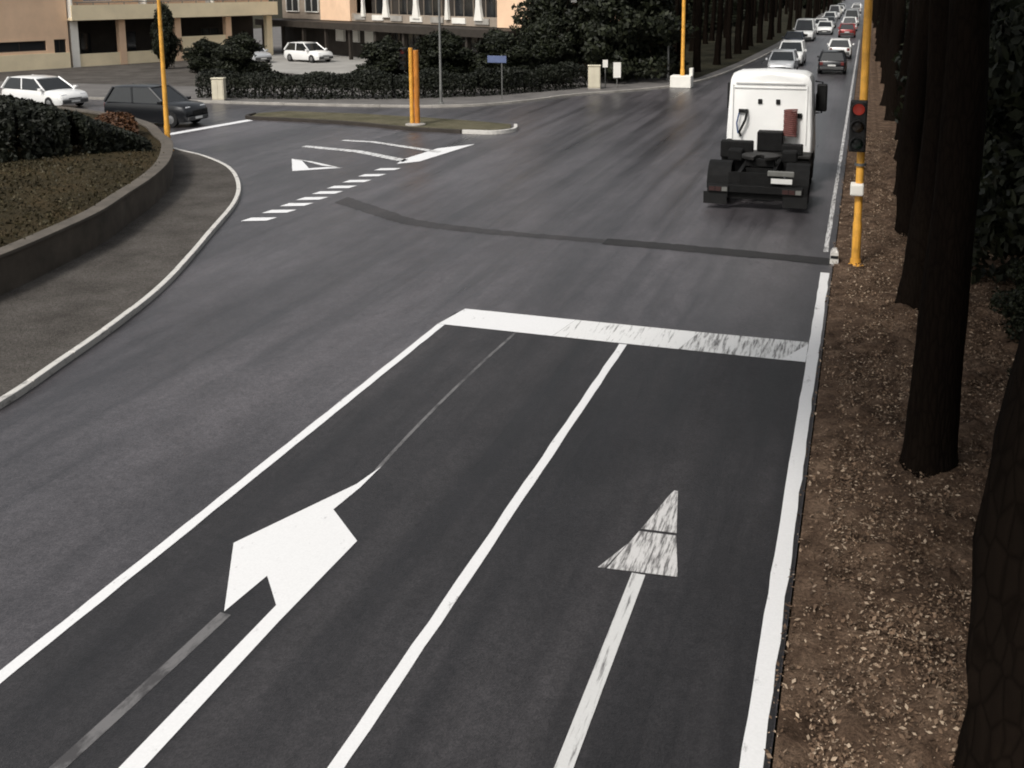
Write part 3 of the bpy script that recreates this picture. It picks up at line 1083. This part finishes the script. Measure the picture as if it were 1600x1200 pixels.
MB().box(35.4, 35.7, 1.203, 9.5, 0, 7.4).build('side_wall', 'peach', rw)
MB().box(0, .3, 1.203, 9.5, 0, 7.4).build('side_wall', 'peach', rw)
MB().box(.303, 35.397, 9.2, 9.5, 0, 7.4).build('rear_wall', 'peach', rw)
for z in (2.75, 4.55):
    b_ = MB().box(35.703, 36.9, .7, 3.4, z, z + .16).build('side_balcony', 'white_plaster', rw)
    MB().box(36.84, 36.9, .7, 3.4, z + .162, z + .95).build('balcony_parapet', 'dark_brown', b_)


# ------------------------------------------------------------------ cars
def car_parts(root, body, kind='hatch', L=4.1, W=1.72, lights_on=False):
    """local +X is forward, origin on the ground below the middle"""
    H = {'hatch': 1.47, 'sedan': 1.42, 'suv': 1.68, 'van': 2.15}[kind]
    belt = {'hatch': .90, 'sedan': .88, 'suv': 1.02, 'van': 1.15}[kind]
    hoodz = {'hatch': .84, 'sedan': .80, 'suv': .98, 'van': 1.05}[kind]
    hl, hw = L / 2, W / 2

    def ring(x, w_, zl, zh, r=.09):
        return [(x, -w_ * .93, zl), (x, -w_, zl + .18), (x, -w_, zh - .22), (x, -w_ * .965, zh - r * .7), (x, -w_ * .86, zh), (x, 0, zh + .02),
                (x, w_ * .86, zh), (x, w_ * .965, zh - r * .7), (x, w_, zh - .22), (x, w_, zl + .18), (x, w_ * .93, zl)]
    st = [(-hl, .86, .36, belt - .16), (-hl + .06, .94, .27, belt - .05), (-hl + .35, 1, .22, belt), (-hl * .5, 1, .19, belt + .01), (hl * .2, 1, .19, belt), (hl * .42, 1, .19, belt - .02),
          (hl * .72, .985, .2, hoodz), (hl - .22, .95, .22, hoodz - .07), (hl - .06, .88, .25, hoodz - .2), (hl, .80, .32, hoodz - .32)]
    b = MB()
    b.loft([ring(x, hw * w_, zl, zh) for x, w_, zl, zh in st])
    bo = b.build('body', 'car_' + body, root, smooth=True)
    # greenhouse
    if kind == 'van':
        x0, x1, x2, x3 = -hl + .05, -hl + .14, hl * .35, hl * .74
    elif kind == 'sedan':
        x0, x1, x2, x3 = -hl * .66, -hl * .36, hl * .12, hl * .50
    else:
        x0, x1, x2, x3 = -hl + .10, -hl + .48, hl * .10, hl * .50
    g = MB()
    wb, wt = hw * .93, hw * .74

    def gring(x, z, w_):
        return [(x, -w_, z), (x, w_, z)]
    lo = belt - .01
    v = [(x0, -wb, lo), (x3, -wb, lo - .03), (x3, wb, lo - .03), (x0, wb, lo), (x1, -wt, H - .05), (x2, -wt, H - .05), (x2, wt, H - .05), (x1, wt, H - .05)]
    g.add(v, [(0, 1, 5, 4), (1, 2, 6, 5), (2, 3, 7, 6), (3, 0, 4, 7), (4, 5, 6, 7)])
    g.build('windows', 'car_glass', root)
    # roof
    xm = (x1 + x2) / 2
    rr = MB()
    rr.loft([[(x, -wt * k, H - .055 + dz), (x, wt * k, H - .055 + dz), (x, wt * k * .9, H - .015 + dz), (x, 0, H + .0 + dz), (x, -wt * k * .9, H - .015 + dz)]
             for x, k, dz in ((x1 - .04, .97, -.02), (x1 + .25, 1.03, .0), (xm, 1.04, .015), (x2 - .25, 1.03, 0), (x2 + .05, .97, -.03))])
    rr.build('roof', 'car_' + body, root, smooth=True)
    # pillars
    for s in (-1, 1):
        for (xa, za, wa, xb, zb, wb2, th) in ((x3, lo - .03, wb, x2, H - .05, wt, .045), (x0, lo, wb, x1, H - .05, wt, .07),
                                            ((x0 + x3) / 2 - .1, lo, wb, (x1 + x2) / 2, H - .05, wt, .04)):
            MB().tube([(xa, s * wa, za), (xb, s * wb2, zb)], th, 6).build('pillar', 'car_' + body, root)
        if kind == 'van':
            MB().add([(x0 + .05, s * (wb + .012), lo + .02), (xm - .1, s * (wb + .012), lo + .02), (xm - .1, s * (wt + .012), H - .08), (x1 + .02, s * (wt + .012), H - .08)],
                     [(0, 1, 2, 3)]).build('side_panel', 'car_' + body, root)
    # wheels
    wr = .31 if kind in ('hatch', 'sedan') else .34
    for s in (-1, 1):
        for x in (hl * .64, -hl * .62):
            ty = MB().lathe([(-.10, wr * .80), (-.09, wr * .96), (-.05, wr), (.05, wr), (.09, wr * .96), (.10, wr * .80)], (x, s * (hw - .09), wr), 'Y', 20).build('wheel', 'tyre', root, smooth=True)
            MB().lathe([(-.02, wr * .2), (.0, wr * .62), (.02, wr * .62)][::1], (x, s * (hw + .005), wr), 'Y', 16).build('rim', 'steel_rim', ty)
        MB().box(hl - .26, hl - .10, s * hw * .58 - .16, s * hw * .58 + .16, hoodz - .27, hoodz - .12).build('headlight', 'lamp_clear', root, bevel=.03)
        MB().box(-hl - .015, -hl + .12, s * hw * .74 - .10, s * hw * .74 + .10, belt - .30, belt - .08).build('taillight', 'lamp_red', root, bevel=.02)
        MB().box(hl * .40, hl * .50, s * (hw + .02), s * (hw + .17), belt - .02, belt + .11).build('wing_mirror', 'car_' + body, root, bevel=.03)
    MB().box(hl - .14, hl + .03, -hw * .8, hw * .8, .28, .46).build('front_bumper', 'trim_grey', root, bevel=.04)
    MB().box(-hl - .04, -hl + .14, -hw * .84, hw * .84, .32, .52).build('rear_bumper', 'trim_grey', root, bevel=.04)
    MB().box(hl + .032, hl + .04, -.24, .24, .33, .43).build('number_plate', 'plate_white', root)
    MB().box(-hl - .05, -hl - .042, -.24, .24, .55, .65).build('number_plate', 'plate_white', root)
    MB().box(hl - .05, hl + .01, -hw * .4, hw * .4, .50, hoodz - .30).build('grille', 'black_plastic', root)


def car(x, y, rz, body, kind, label, L=4.1, W=1.72, z=0.0):
    o = empty('car', (x, y, z), rz)
    car_parts(o, body, kind, L, W)
    tag(o, label, 'van' if kind == 'van' else 'car')
    return o


HP = math.pi / 2
car(-28.6, 36.3, .0, 'black', 'suv', 'black car waiting at the side road stop line behind the left yellow pole', 4.2)
car(-38.5, 40.5, -.2, 'white', 'hatch', 'white car half hidden behind the dark hedge at the left edge', 4.6, 1.8)
car(-40.2, 69.2, -.35, 'white', 'hatch', 'white hatchback parked before the building, in the middle of the parking lot', 4.0, z=.115)
car(-44.4, 67.6, -.5, 'silver', 'sedan', 'silver saloon parked left of the white hatchback in the parking lot', 4.3, z=.115)
# avenue, going away
car(-1.95, 69.9, HP, 'black', 'hatch', 'black car driving away, first car beyond the white lorry', 4.1)
car(-1.85, 84.5, HP, 'white', 'hatch', 'white car driving away just ahead of the black car', 4.1)
car(-1.9, 116, HP, 'red', 'hatch', 'small dark red car far down the right lane of the avenue', 4.0)
car(-1.9, 148, HP, 'silver', 'van', 'distant grey van far down the right lane of the avenue', 4.8, 1.9)
# avenue, coming towards the camera
car(-5.0, 68.6, -HP, 'silver', 'hatch', 'silver oncoming car just behind the lorry cab, first in the oncoming queue', 4.1)
car(-4.95, 76.0, -HP, 'white', 'suv', 'white oncoming car second in the queue, bright roof above the silver one', 4.3, 1.8)
car(-6.1, 96.5, -HP, 'navy', 'sedan', 'dark blue oncoming car before the white van', 4.2)
car(-5.85, 108.5, -HP, 'white', 'van', 'white oncoming van with dark windscreen on the avenue', 4.9, 1.95)
car(-4.4, 122, -HP, 'white', 'hatch', 'small white oncoming car behind and right of the van', 4.0)
car(-4.6, 140, -HP, 'grey', 'sedan', 'grey oncoming car far down the avenue', 4.2)


# the packed far end of both queues
protos = {}
for k, (cx, cy, body, kind) in enumerate([(-5.2, 131, 'white', 'hatch'), (-4.9, 152, 'white', 'suv'), (-5.0, 162, 'silver', 'hatch'), (-4.9, 174, 'white', 'van'), (-5.0, 188, 'cream', 'hatch'),
                                          (-4.9, 203, 'white', 'hatch'), (-5.0, 222, 'silver', 'hatch'), (-1.9, 131, 'white', 'suv'), (-1.9, 164, 'white', 'hatch'), (-1.95, 182, 'grey', 'hatch'),
                                          (-1.9, 205, 'white', 'suv'), (-2.0, 230, 'white', 'hatch')]):
    rz = -HP if cx < -3 else HP
    if (body, kind) in protos:
        c = copy_tree(protos[(body, kind)])
        c.location = (cx, cy, 0)
        c.rotation_euler = (0, 0, rz)
    else:
        c = protos[(body, kind)] = car(cx, cy, rz, body, kind, 'x')
    tag(c, 'tiny oncoming car in the packed far end of the left queue' if rz < 0 else 'tiny car driving away in the far end of the right lane', 'car',
        'oncoming cars at the far end' if rz < 0 else 'departing cars at the far end')


# ------------------------------------------------------------------ lorry (tractor unit without trailer), +Y forward
tk = empty('lorry', (-2.5, 26.3, 0))
tag(tk, 'white cab lorry tractor with black empty chassis driving away in the right lane', 'lorry')
# chassis rails and deck
for s in (-1, 1):
    MB().box(s * .42 - .05, s * .42 + .05, .1, 5.4, .72, .98).build('chassis_rail', 'chassis_black', tk, bevel=.012)
for yy in (.18, 1.1, 2.1, 2.95):
    MB().box(-.366, .366, yy, yy + .10, .76, .93).build('cross_member', 'chassis_black', tk)
MB().box(-1.2, 1.2, -.02, .10, .46, .66).build('rear_bumper', 'chassis_black', tk, bevel=.02)
MB().box(-1.22, 1.22, 2.55, 3.3, .985, 1.06).build('catwalk', 'greasy_steel', tk, bevel=.01)
MB().box(-.69, .69, .11, .16, .28, .975).build('rear_filler', 'chassis_black', tk)  # black panel added to darken the gap between the rear wheels
MB().lathe([(-.32, .10), (-.2, .26), (.2, .26), (.32, .10)], (0, 1.15, .52), 'X', 18).build('differential', 'chassis_black', tk, smooth=True)
MB().tube([(-.75, 1.15, .5), (.75, 1.15, .5)], .09, 12).build('rear_axle', 'chassis_black', tk)
for s in (-1, 1):
    MB().box(s * .72 - .2, s * .72 + .2, 1.75, 2.15, .985, 1.30).build('air_reservoir', 'chassis_black', tk, bevel=.05)
MB().box(-1.2, 1.2, 2.62, 3.2, .50, .98).build('dark_filler', 'chassis_black', tk, bevel=.02)  # black box added to fill the gap below the cab with dark
MB().box(.44, 1.0, 2.62, 3.0, 1.063, 1.34).build('hose_carrier', 'chassis_black', tk, bevel=.03)
# fifth wheel with its throat
fw = []
for k in range(28):
    a = -math.pi / 2 + .28 + (2 * math.pi - .56) * k / 27
    fw.append((.50 * math.cos(a), 1.35 + .48 * math.sin(a)))
fw += [(-.10, 1.28), (0, 1.38), (.10, 1.28)]
MB().slab(fw, 1.17, 1.25).build('fifth_wheel', 'greasy_steel', tk, bevel=.012)
MB().box(-.36, .36, 1.1, 1.6, .985, 1.165).build('fifth_wheel_mount', 'chassis_black', tk)
# wheels
for s in (-1, 1):
    for off in (.88, 1.16):
        wh = MB().lathe([(-.13, .30), (-.12, .44), (-.08, .50), (.08, .50), (.12, .44), (.13, .30)], (s * off, 1.15, .50), 'X', 28).build('wheel', 'tyre', tk, smooth=True)
        MB().lathe([(-.05, .10), (-.02, .28), (.03, .28)], (s * (off + .1), 1.15, .50), 'X', 18).build('rim', 'steel_rim', wh)
    wh = MB().lathe([(-.15, .30), (-.14, .44), (-.10, .50), (.10, .50), (.14, .44), (.15, .30)], (s * 1.06, 4.85, .50), 'X', 28).build('wheel', 'tyre', tk, smooth=True)
    MB().lathe([(-.02, .10), (.0, .28), (.03, .28)], (s * 1.18, 4.85, .50), 'X', 18).build('rim', 'steel_rim', wh)
    # mudguard arch
    ring = []
    for k in range(13):
        a = math.pi * (k / 12) * 1.06 - .10
        c, d = math.cos(a), math.sin(a)
        x0, x1 = s * .70, s * 1.30
        ring.append([(x0, 1.15 - c * .60, .50 + d * .60), (x1, 1.15 - c * .60, .50 + d * .60), (x1, 1.15 - c * .565, .50 + d * .565), (x0, 1.15 - c * .565, .50 + d * .565)])
    MB().loft(ring).build('mudguard', 'chassis_black', tk)
    MB().box(s * 1.0 - .28, s * 1.0 + .28, .50, .53, .22, .62).build('mud_flap', 'black_plastic', tk)
    # tail lamp clusters
    lc = MB().box(s * .92 - .26, s * .92 + .26, -.07, -.021, .47, .63).build('tail_lamp', 'black_plastic', tk, bevel=.01)
    for q, mt in enumerate(('lamp_dark', 'lamp_dark', 'plate_dull')):
        MB().box(s * .92 - .23 + q * .16, s * .92 - .09 + q * .16, -.082, -.071, .495, .605).build('lamp_lens', mt, lc)
    MB().box(s * 1.0 - .30, s * 1.0 + .30, -.015, .012, .14, .455).build('mud_flap', 'black_plastic', tk)
    # tank / battery box
    MB().tube([(s * .92, 2.75, .62), (s * .92, 4.1, .62)], .30, 18).build('fuel_tank' if s > 0 else 'air_tank', 'greasy_steel', tk, smooth=True)
MB().box(.35, .95, -.062, -.022, .74, .90).build('number_plate_holder', 'chassis_black', tk)
MB().box(.40, .92, -.07, -.064, .755, .885).build('number_plate', 'plate_white', tk)
MB().box(.30, .96, .02, .10, .92, 1.06).build('light_bar', 'plate_dull', tk, bevel=.02)
MB().box(-1.18, -.30, 2.20, 2.52, 1.0, 1.46).build('battery_box', 'chassis_black', tk, bevel=.03)
MB().box(-.28, .42, 3.1, 3.56, 1.07, 1.62).build('engine_tunnel', 'chassis_black', tk, bevel=.03)
# cab: tapered box with rounded roof
cab = MB()


def cring(yy, w0, w1, z0, z1, cr=.22):
    return [(-w0, yy, z0), (-w0, yy, z0 + .5), (-w1, yy, z1 - cr), (-w1 + cr * .3, yy, z1 - cr * .35), (-w1 + cr, yy, z1), (0, yy, z1 + .05), (w1 - cr, yy, z1),
            (w1 - cr * .3, yy, z1 - cr * .35), (w1, yy, z1 - cr), (w0, yy, z0 + .5), (w0, yy, z0)]


cab.loft([cring(3.60, 1.15, 1.06, 1.02, 3.15), cring(3.66, 1.20, 1.12, .98, 3.22), cring(4.0, 1.22, 1.15, .95, 3.27), cring(4.9, 1.22, 1.14, .95, 3.24),
          cring(5.5, 1.22, 1.10, .60, 3.05), cring(5.78, 1.20, 1.08, .45, 2.8), cring(5.9, 1.14, 1.02, .40, 2.3)])
cb = cab.build('cab', 'truck_white', tk, smooth=True)
MB().box(-1.0, 1.0, 3.575, 3.604, 2.80, 2.825).build('panel_seam', 'truck_seam', cb)
for s in (-1, 1):
    MB().box(s * 1.03 - .012, s * 1.03 + .012, 3.575, 3.63, 1.2, 2.9).build('panel_seam', 'truck_seam', cb)
    MB().box(-.02 + s * .25 - .06, -.02 + s * .25 + .06, 3.56, 3.62, 2.36, 2.50).build('vent', 'black_plastic', cb, bevel=.015)
    # mirrors on arms
    mo = 1.36 if s > 0 else -1.25
    MB().tube([(s * 1.16, 5.2, 2.9), (mo, 5.3, 2.86), (mo, 5.3, 1.95), (s * 1.2, 5.25, 1.95)], .025, 8).build('mirror_arm', 'black_plastic', cb)
    MB().box(mo - .15, mo + .15, 5.18, 5.34, 2.0, 2.82).build('mirror', 'black_plastic', cb, bevel=.05)
    MB().box(s * 1.218 - .008, s * 1.218 + .008, 4.45, 5.25, 1.95, 2.6).build('side_window', 'car_glass', cb)
MB().box(-1.0, 1.0, 5.86, 5.93, 1.7, 2.5).build('windscreen', 'car_glass', cb)
MB().box(-.95, .95, 3.56, 3.61, 2.93, 2.97).build('marker_rail', 'truck_seam', cb)
# coiled air lines: dark on the left, red on the right
MB().tube([(-.72, 3.53, 2.16), (-.62, 3.48, 2.12), (-.66, 3.45, 1.9), (-.74, 3.44, 1.72), (-.82, 3.46, 1.55), (-.78, 3.5, 1.42)], .035, 8).build('air_hose', 'black_plastic', tk, smooth=True)
MB().box(-.86, -.60, 3.52, 3.598, 2.10, 2.20).build('hose_bracket', 'black_plastic', tk)
MB().tube([(-.84, 3.5, 2.1), (-.90, 3.47, 1.8), (-.86, 3.5, 1.5)], .022, 8).build('air_hose', 'blue_hose', tk, smooth=True)
coil = []
for k in range(150):
    a = k * .55
    coil.append((.60 + .17 * math.cos(a), 3.40 + .09 * math.sin(a), 2.24 - k * .0050))
MB().tube(coil, .028, 6).build('air_hose_coil', 'red_hose', tk, smooth=True)
MB().box(.78, .90, 3.54, 3.598, 1.98, 2.12).build('hose_bracket', 'black_plastic', tk)
MB().tube([(-1.08, 3.35, 1.0), (-1.08, 3.35, 1.35)], .07, 12).build('exhaust', 'greasy_steel', tk)


# ------------------------------------------------------------------ street furniture
def pole_parts(root, h, r0, r1, mat, base=True):
    MB().tube([(0, 0, -.1), (0, 0, .9), (0, 0, .95), (0, 0, h)], [r0, r0, r0 * .86, r1], 16).build('pole', mat, root, smooth=True)
    if base:
        MB().lathe([(0, r0 * 1.9), (.03, r0 * 1.9), (.06, r0 * 1.25), (.16, r0 * 1.15)], (0, 0, .0), 'Z', 16).build('base', mat, root)
    MB().lathe([(0, r1 * 1.2), (.06, r1 * 1.1), (.09, r1 * .4)], (0, 0, h), 'Z', 12).build('cap', mat, root)
    MB().box(-r0 * .4, r0 * .4, -r0 - .006, -r0 * .9, .35, .65).build('access_door', mat, root)


def signal_head(root, x, y, z0, lit=True, face=-1, s=1.0, col='black_plastic'):
    h = .95 * s
    hd = MB().box(x - .15 * s, x + .15 * s, y - .11, y + .11, z0, z0 + h).build('signal_head', col, root, bevel=.03)
    for k, mt in enumerate(('lens_dark_green', 'lens_dark_amber', 'lens_red_lit' if lit else 'lamp_red')):
        zc = z0 + h * (k + .5) / 3
        MB().lathe([(0, .105 * s), (face * .02, .10 * s), (face * .035, .05 * s)], (x, y + face * .111, zc), 'Y', 18).build('lens', mt, hd)
        v = MB()
        ring = []
        for q in range(9):
            a = math.pi * q / 8
            c, d = math.cos(a), math.sin(a)
            ring.append([(x + c * .135 * s, y + face * .112, zc + d * .135 * s), (x + c * .135 * s, y + face * .28, zc + d * .135 * s),
                         (x + c * .122 * s, y + face * .28, zc + d * .122 * s), (x + c * .122 * s, y + face * .112, zc + d * .122 * s)])
        v.loft(ring).build('visor', col, hd)
    return hd


sg = empty('traffic_signal', (.02, 21.56, .02))
tag(sg, 'yellow traffic signal pole with lit red lamp at the right road edge', 'traffic light')
pole_parts(sg, 6.6, .088, .08, 'yellow_paint')
signal_head(sg, -.08, -.24, 2.42, True, -1, 1.08)
MB().box(-.09, .03, -.15, -.05, 2.6, 2.68).build('bracket', 'black_plastic', sg)
MB().box(-.09, .03, -.15, -.05, 3.3, 3.38).build('bracket', 'black_plastic', sg)
MB().box(-.17, .09, -.20, .10, 1.50, 1.74).build('push_button_box', 'white_plaster', sg, bevel=.03)
MB().lathe([(0, .115), (.05, .115)], (0, 0, 2.1), 'Z', 16).build('collar', 'grey_metal', sg)
MB().tube([(0, 0, 6.4), (-1.5, 0, 6.75), (-4.4, 0, 6.85)], [.06, .055, .045], 10).build('mast_arm', 'yellow_paint', sg, smooth=True)

pl = empty('street_pole', (-23.05, 29.75, .1))
tag(pl, 'slim yellow orange pole at the tip of the left white kerb', 'pole')
pole_parts(pl, 7.2, .10, .05, 'yellow_paint')
MB().tube([(0, 0, 7.1), (.3, .1, 7.6), (1.4, .5, 7.8)], [.055, .05, .04], 10).build('arm', 'yellow_paint', pl)
MB().box(1.3, 1.9, .45, .70, 7.74, 7.9).build('lamp_head', 'grey_metal', pl, bevel=.04)

cs = empty('traffic_signal', (-17.35, 38.15, .14))
tag(cs, 'yellow signal pole with orange shaded-side post and dark head on the splitter island', 'traffic light')
MB().tube([(-.12, 0, -.1), (-.12, 0, 3.15)], .085, 14).build('pole', 'yellow_paint', cs, smooth=True)
MB().tube([(.09, .05, -.1), (.09, .05, 3.05)], .115, 14).build('pole', 'pole_shaded_side', cs, smooth=True)  # second, darker post stands in for the shaded side of the pole
MB().lathe([(0, .42), (.04, .42), (.07, .30)], (.02, 0, 0), 'Z', 18).build('base', 'concrete', cs)
signal_head(cs, -.42, -.02, 2.25, False, -1, .95)
MB().box(-.30, -.1, -.05, .05, 2.5, 2.56).build('bracket', 'black_plastic', cs)
MB().box(-.30, -.1, -.05, .05, 3.0, 3.06).build('bracket', 'black_plastic', cs)

yp = empty('street_pole', (-9.66, 57.6, .1))
tag(yp, 'yellow pole standing on a white concrete block at the far corner', 'pole')
pole_parts(yp, 7.0, .12, .09, 'yellow_paint', False)
MB().box(-.62, .55, -.45, .45, -.1, .58).build('concrete_block', 'white_plaster', yp, bevel=.04)
MB().box(.42, .60, -.2, .2, .583, 1.0).build('marker_plate', 'white_plaster', yp)

gp = empty('street_pole', (-19.45, 45.9, .1))
tag(gp, 'thin grey pole before the far hedge, right of the orange signal', 'pole')
pole_parts(gp, 7.0, .07, .05, 'grey_metal')

sp = empty('road_sign', (-17.1, 48.2, .1))
tag(sp, 'small blue grey sign on a thin post before the far hedge', 'sign')
MB().tube([(0, 0, -.1), (0, 0, 2.25)], .03, 10).build('post', 'grey_metal', sp)
MB().box(-.75, .25, -.05, -.031, 1.85, 2.2).build('sign_panel', 'sign_blue', sp, bevel=.006)

lp = empty('street_lamp', (-10.95, 60.2, .1))
tag(lp, 'small dark lamp post with white curved head left of the yellow pole', 'lamp')
MB().tube([(0, 0, -.1), (0, 0, 2.9), (-.1, 0, 3.25), (-.4, 0, 3.45)], [.07, .05, .04, .03], 10).build('post', 'grey_metal', lp, smooth=True)
MB().lathe([(-.36, .05), (-.28, .13), (0, .16), (.10, .10)], (-.35, 0, 3.42), 'X', 14).build('lamp_head', 'white_plaster', lp, smooth=True)

for loc, sx, sz, lab in (((-14.0, 54.6, .1), .66, 1.25, 'cream utility cabinet before the round dark tree at the far corner'),
                         ((-30.9, 44.15, .1), .62, 1.1, 'pale cabinet right of the black waiting car, before the hedge')):
    c = empty('utility_cabinet', loc, .25)
    tag(c, lab, 'cabinet')
    MB().box(-sx / 2, sx / 2, -.18, .18, .06, sz).build('body', 'cabinet_cream', c, bevel=.015)
    MB().box(-sx / 2 - .03, sx / 2 + .03, -.22, .21, sz + .002, sz + .06).build('lid', 'cabinet_cream', c, bevel=.015)
    MB().box(-sx / 2 + .05, -.008, -.195, -.182, .12, sz - .06).build('door', 'cabinet_cream', c)
    MB().box(.008, sx / 2 - .05, -.195, -.182, .12, sz - .06).build('door', 'cabinet_cream', c)
    MB().box(-sx / 2 - .02, sx / 2 + .02, -.2, .2, -.1, .058).build('plinth', 'concrete', c)
for loc, h, sx, sz, lab in (((-13.55, 55.3, .1), 1.55, .28, .42, 'small white notice on a post just right of the cream cabinet'),
                            ((-12.95, 55.6, .1), 1.40, .42, .85, 'white notice board on a post, second right of the cream cabinet')):
    c = empty('notice_board', loc, .25)
    tag(c, lab, 'sign')
    MB().tube([(0, .04, -.1), (0, .04, h)], .03, 8).build('post', 'grey_metal', c)
    MB().box(-sx / 2, sx / 2, -.02, .008, h - sz, h).build('panel', 'white_plaster', c, bevel=.008)

mk = empty('marker_stone', (-.40, 21.75, .0))
tag(mk, 'small white marker stone at the end of the right edge line', 'bollard')
MB().loft([[(-.09, -.12, -.05), (.09, -.12, -.05), (.09, .12, -.05), (-.09, .12, -.05)], [(-.08, -.11, .25), (.08, -.11, .25), (.08, .11, .25), (-.08, .11, .25)],
           [(-.04, -.06, .32), (.04, -.06, .32), (.04, .06, .32), (-.04, .06, .32)]]).build('stone', 'kerb_white', mk, bevel=.01)
MB().box(-.075, .075, -.122, -.112, .12, .18).build('reflector', 'black_plastic', mk)
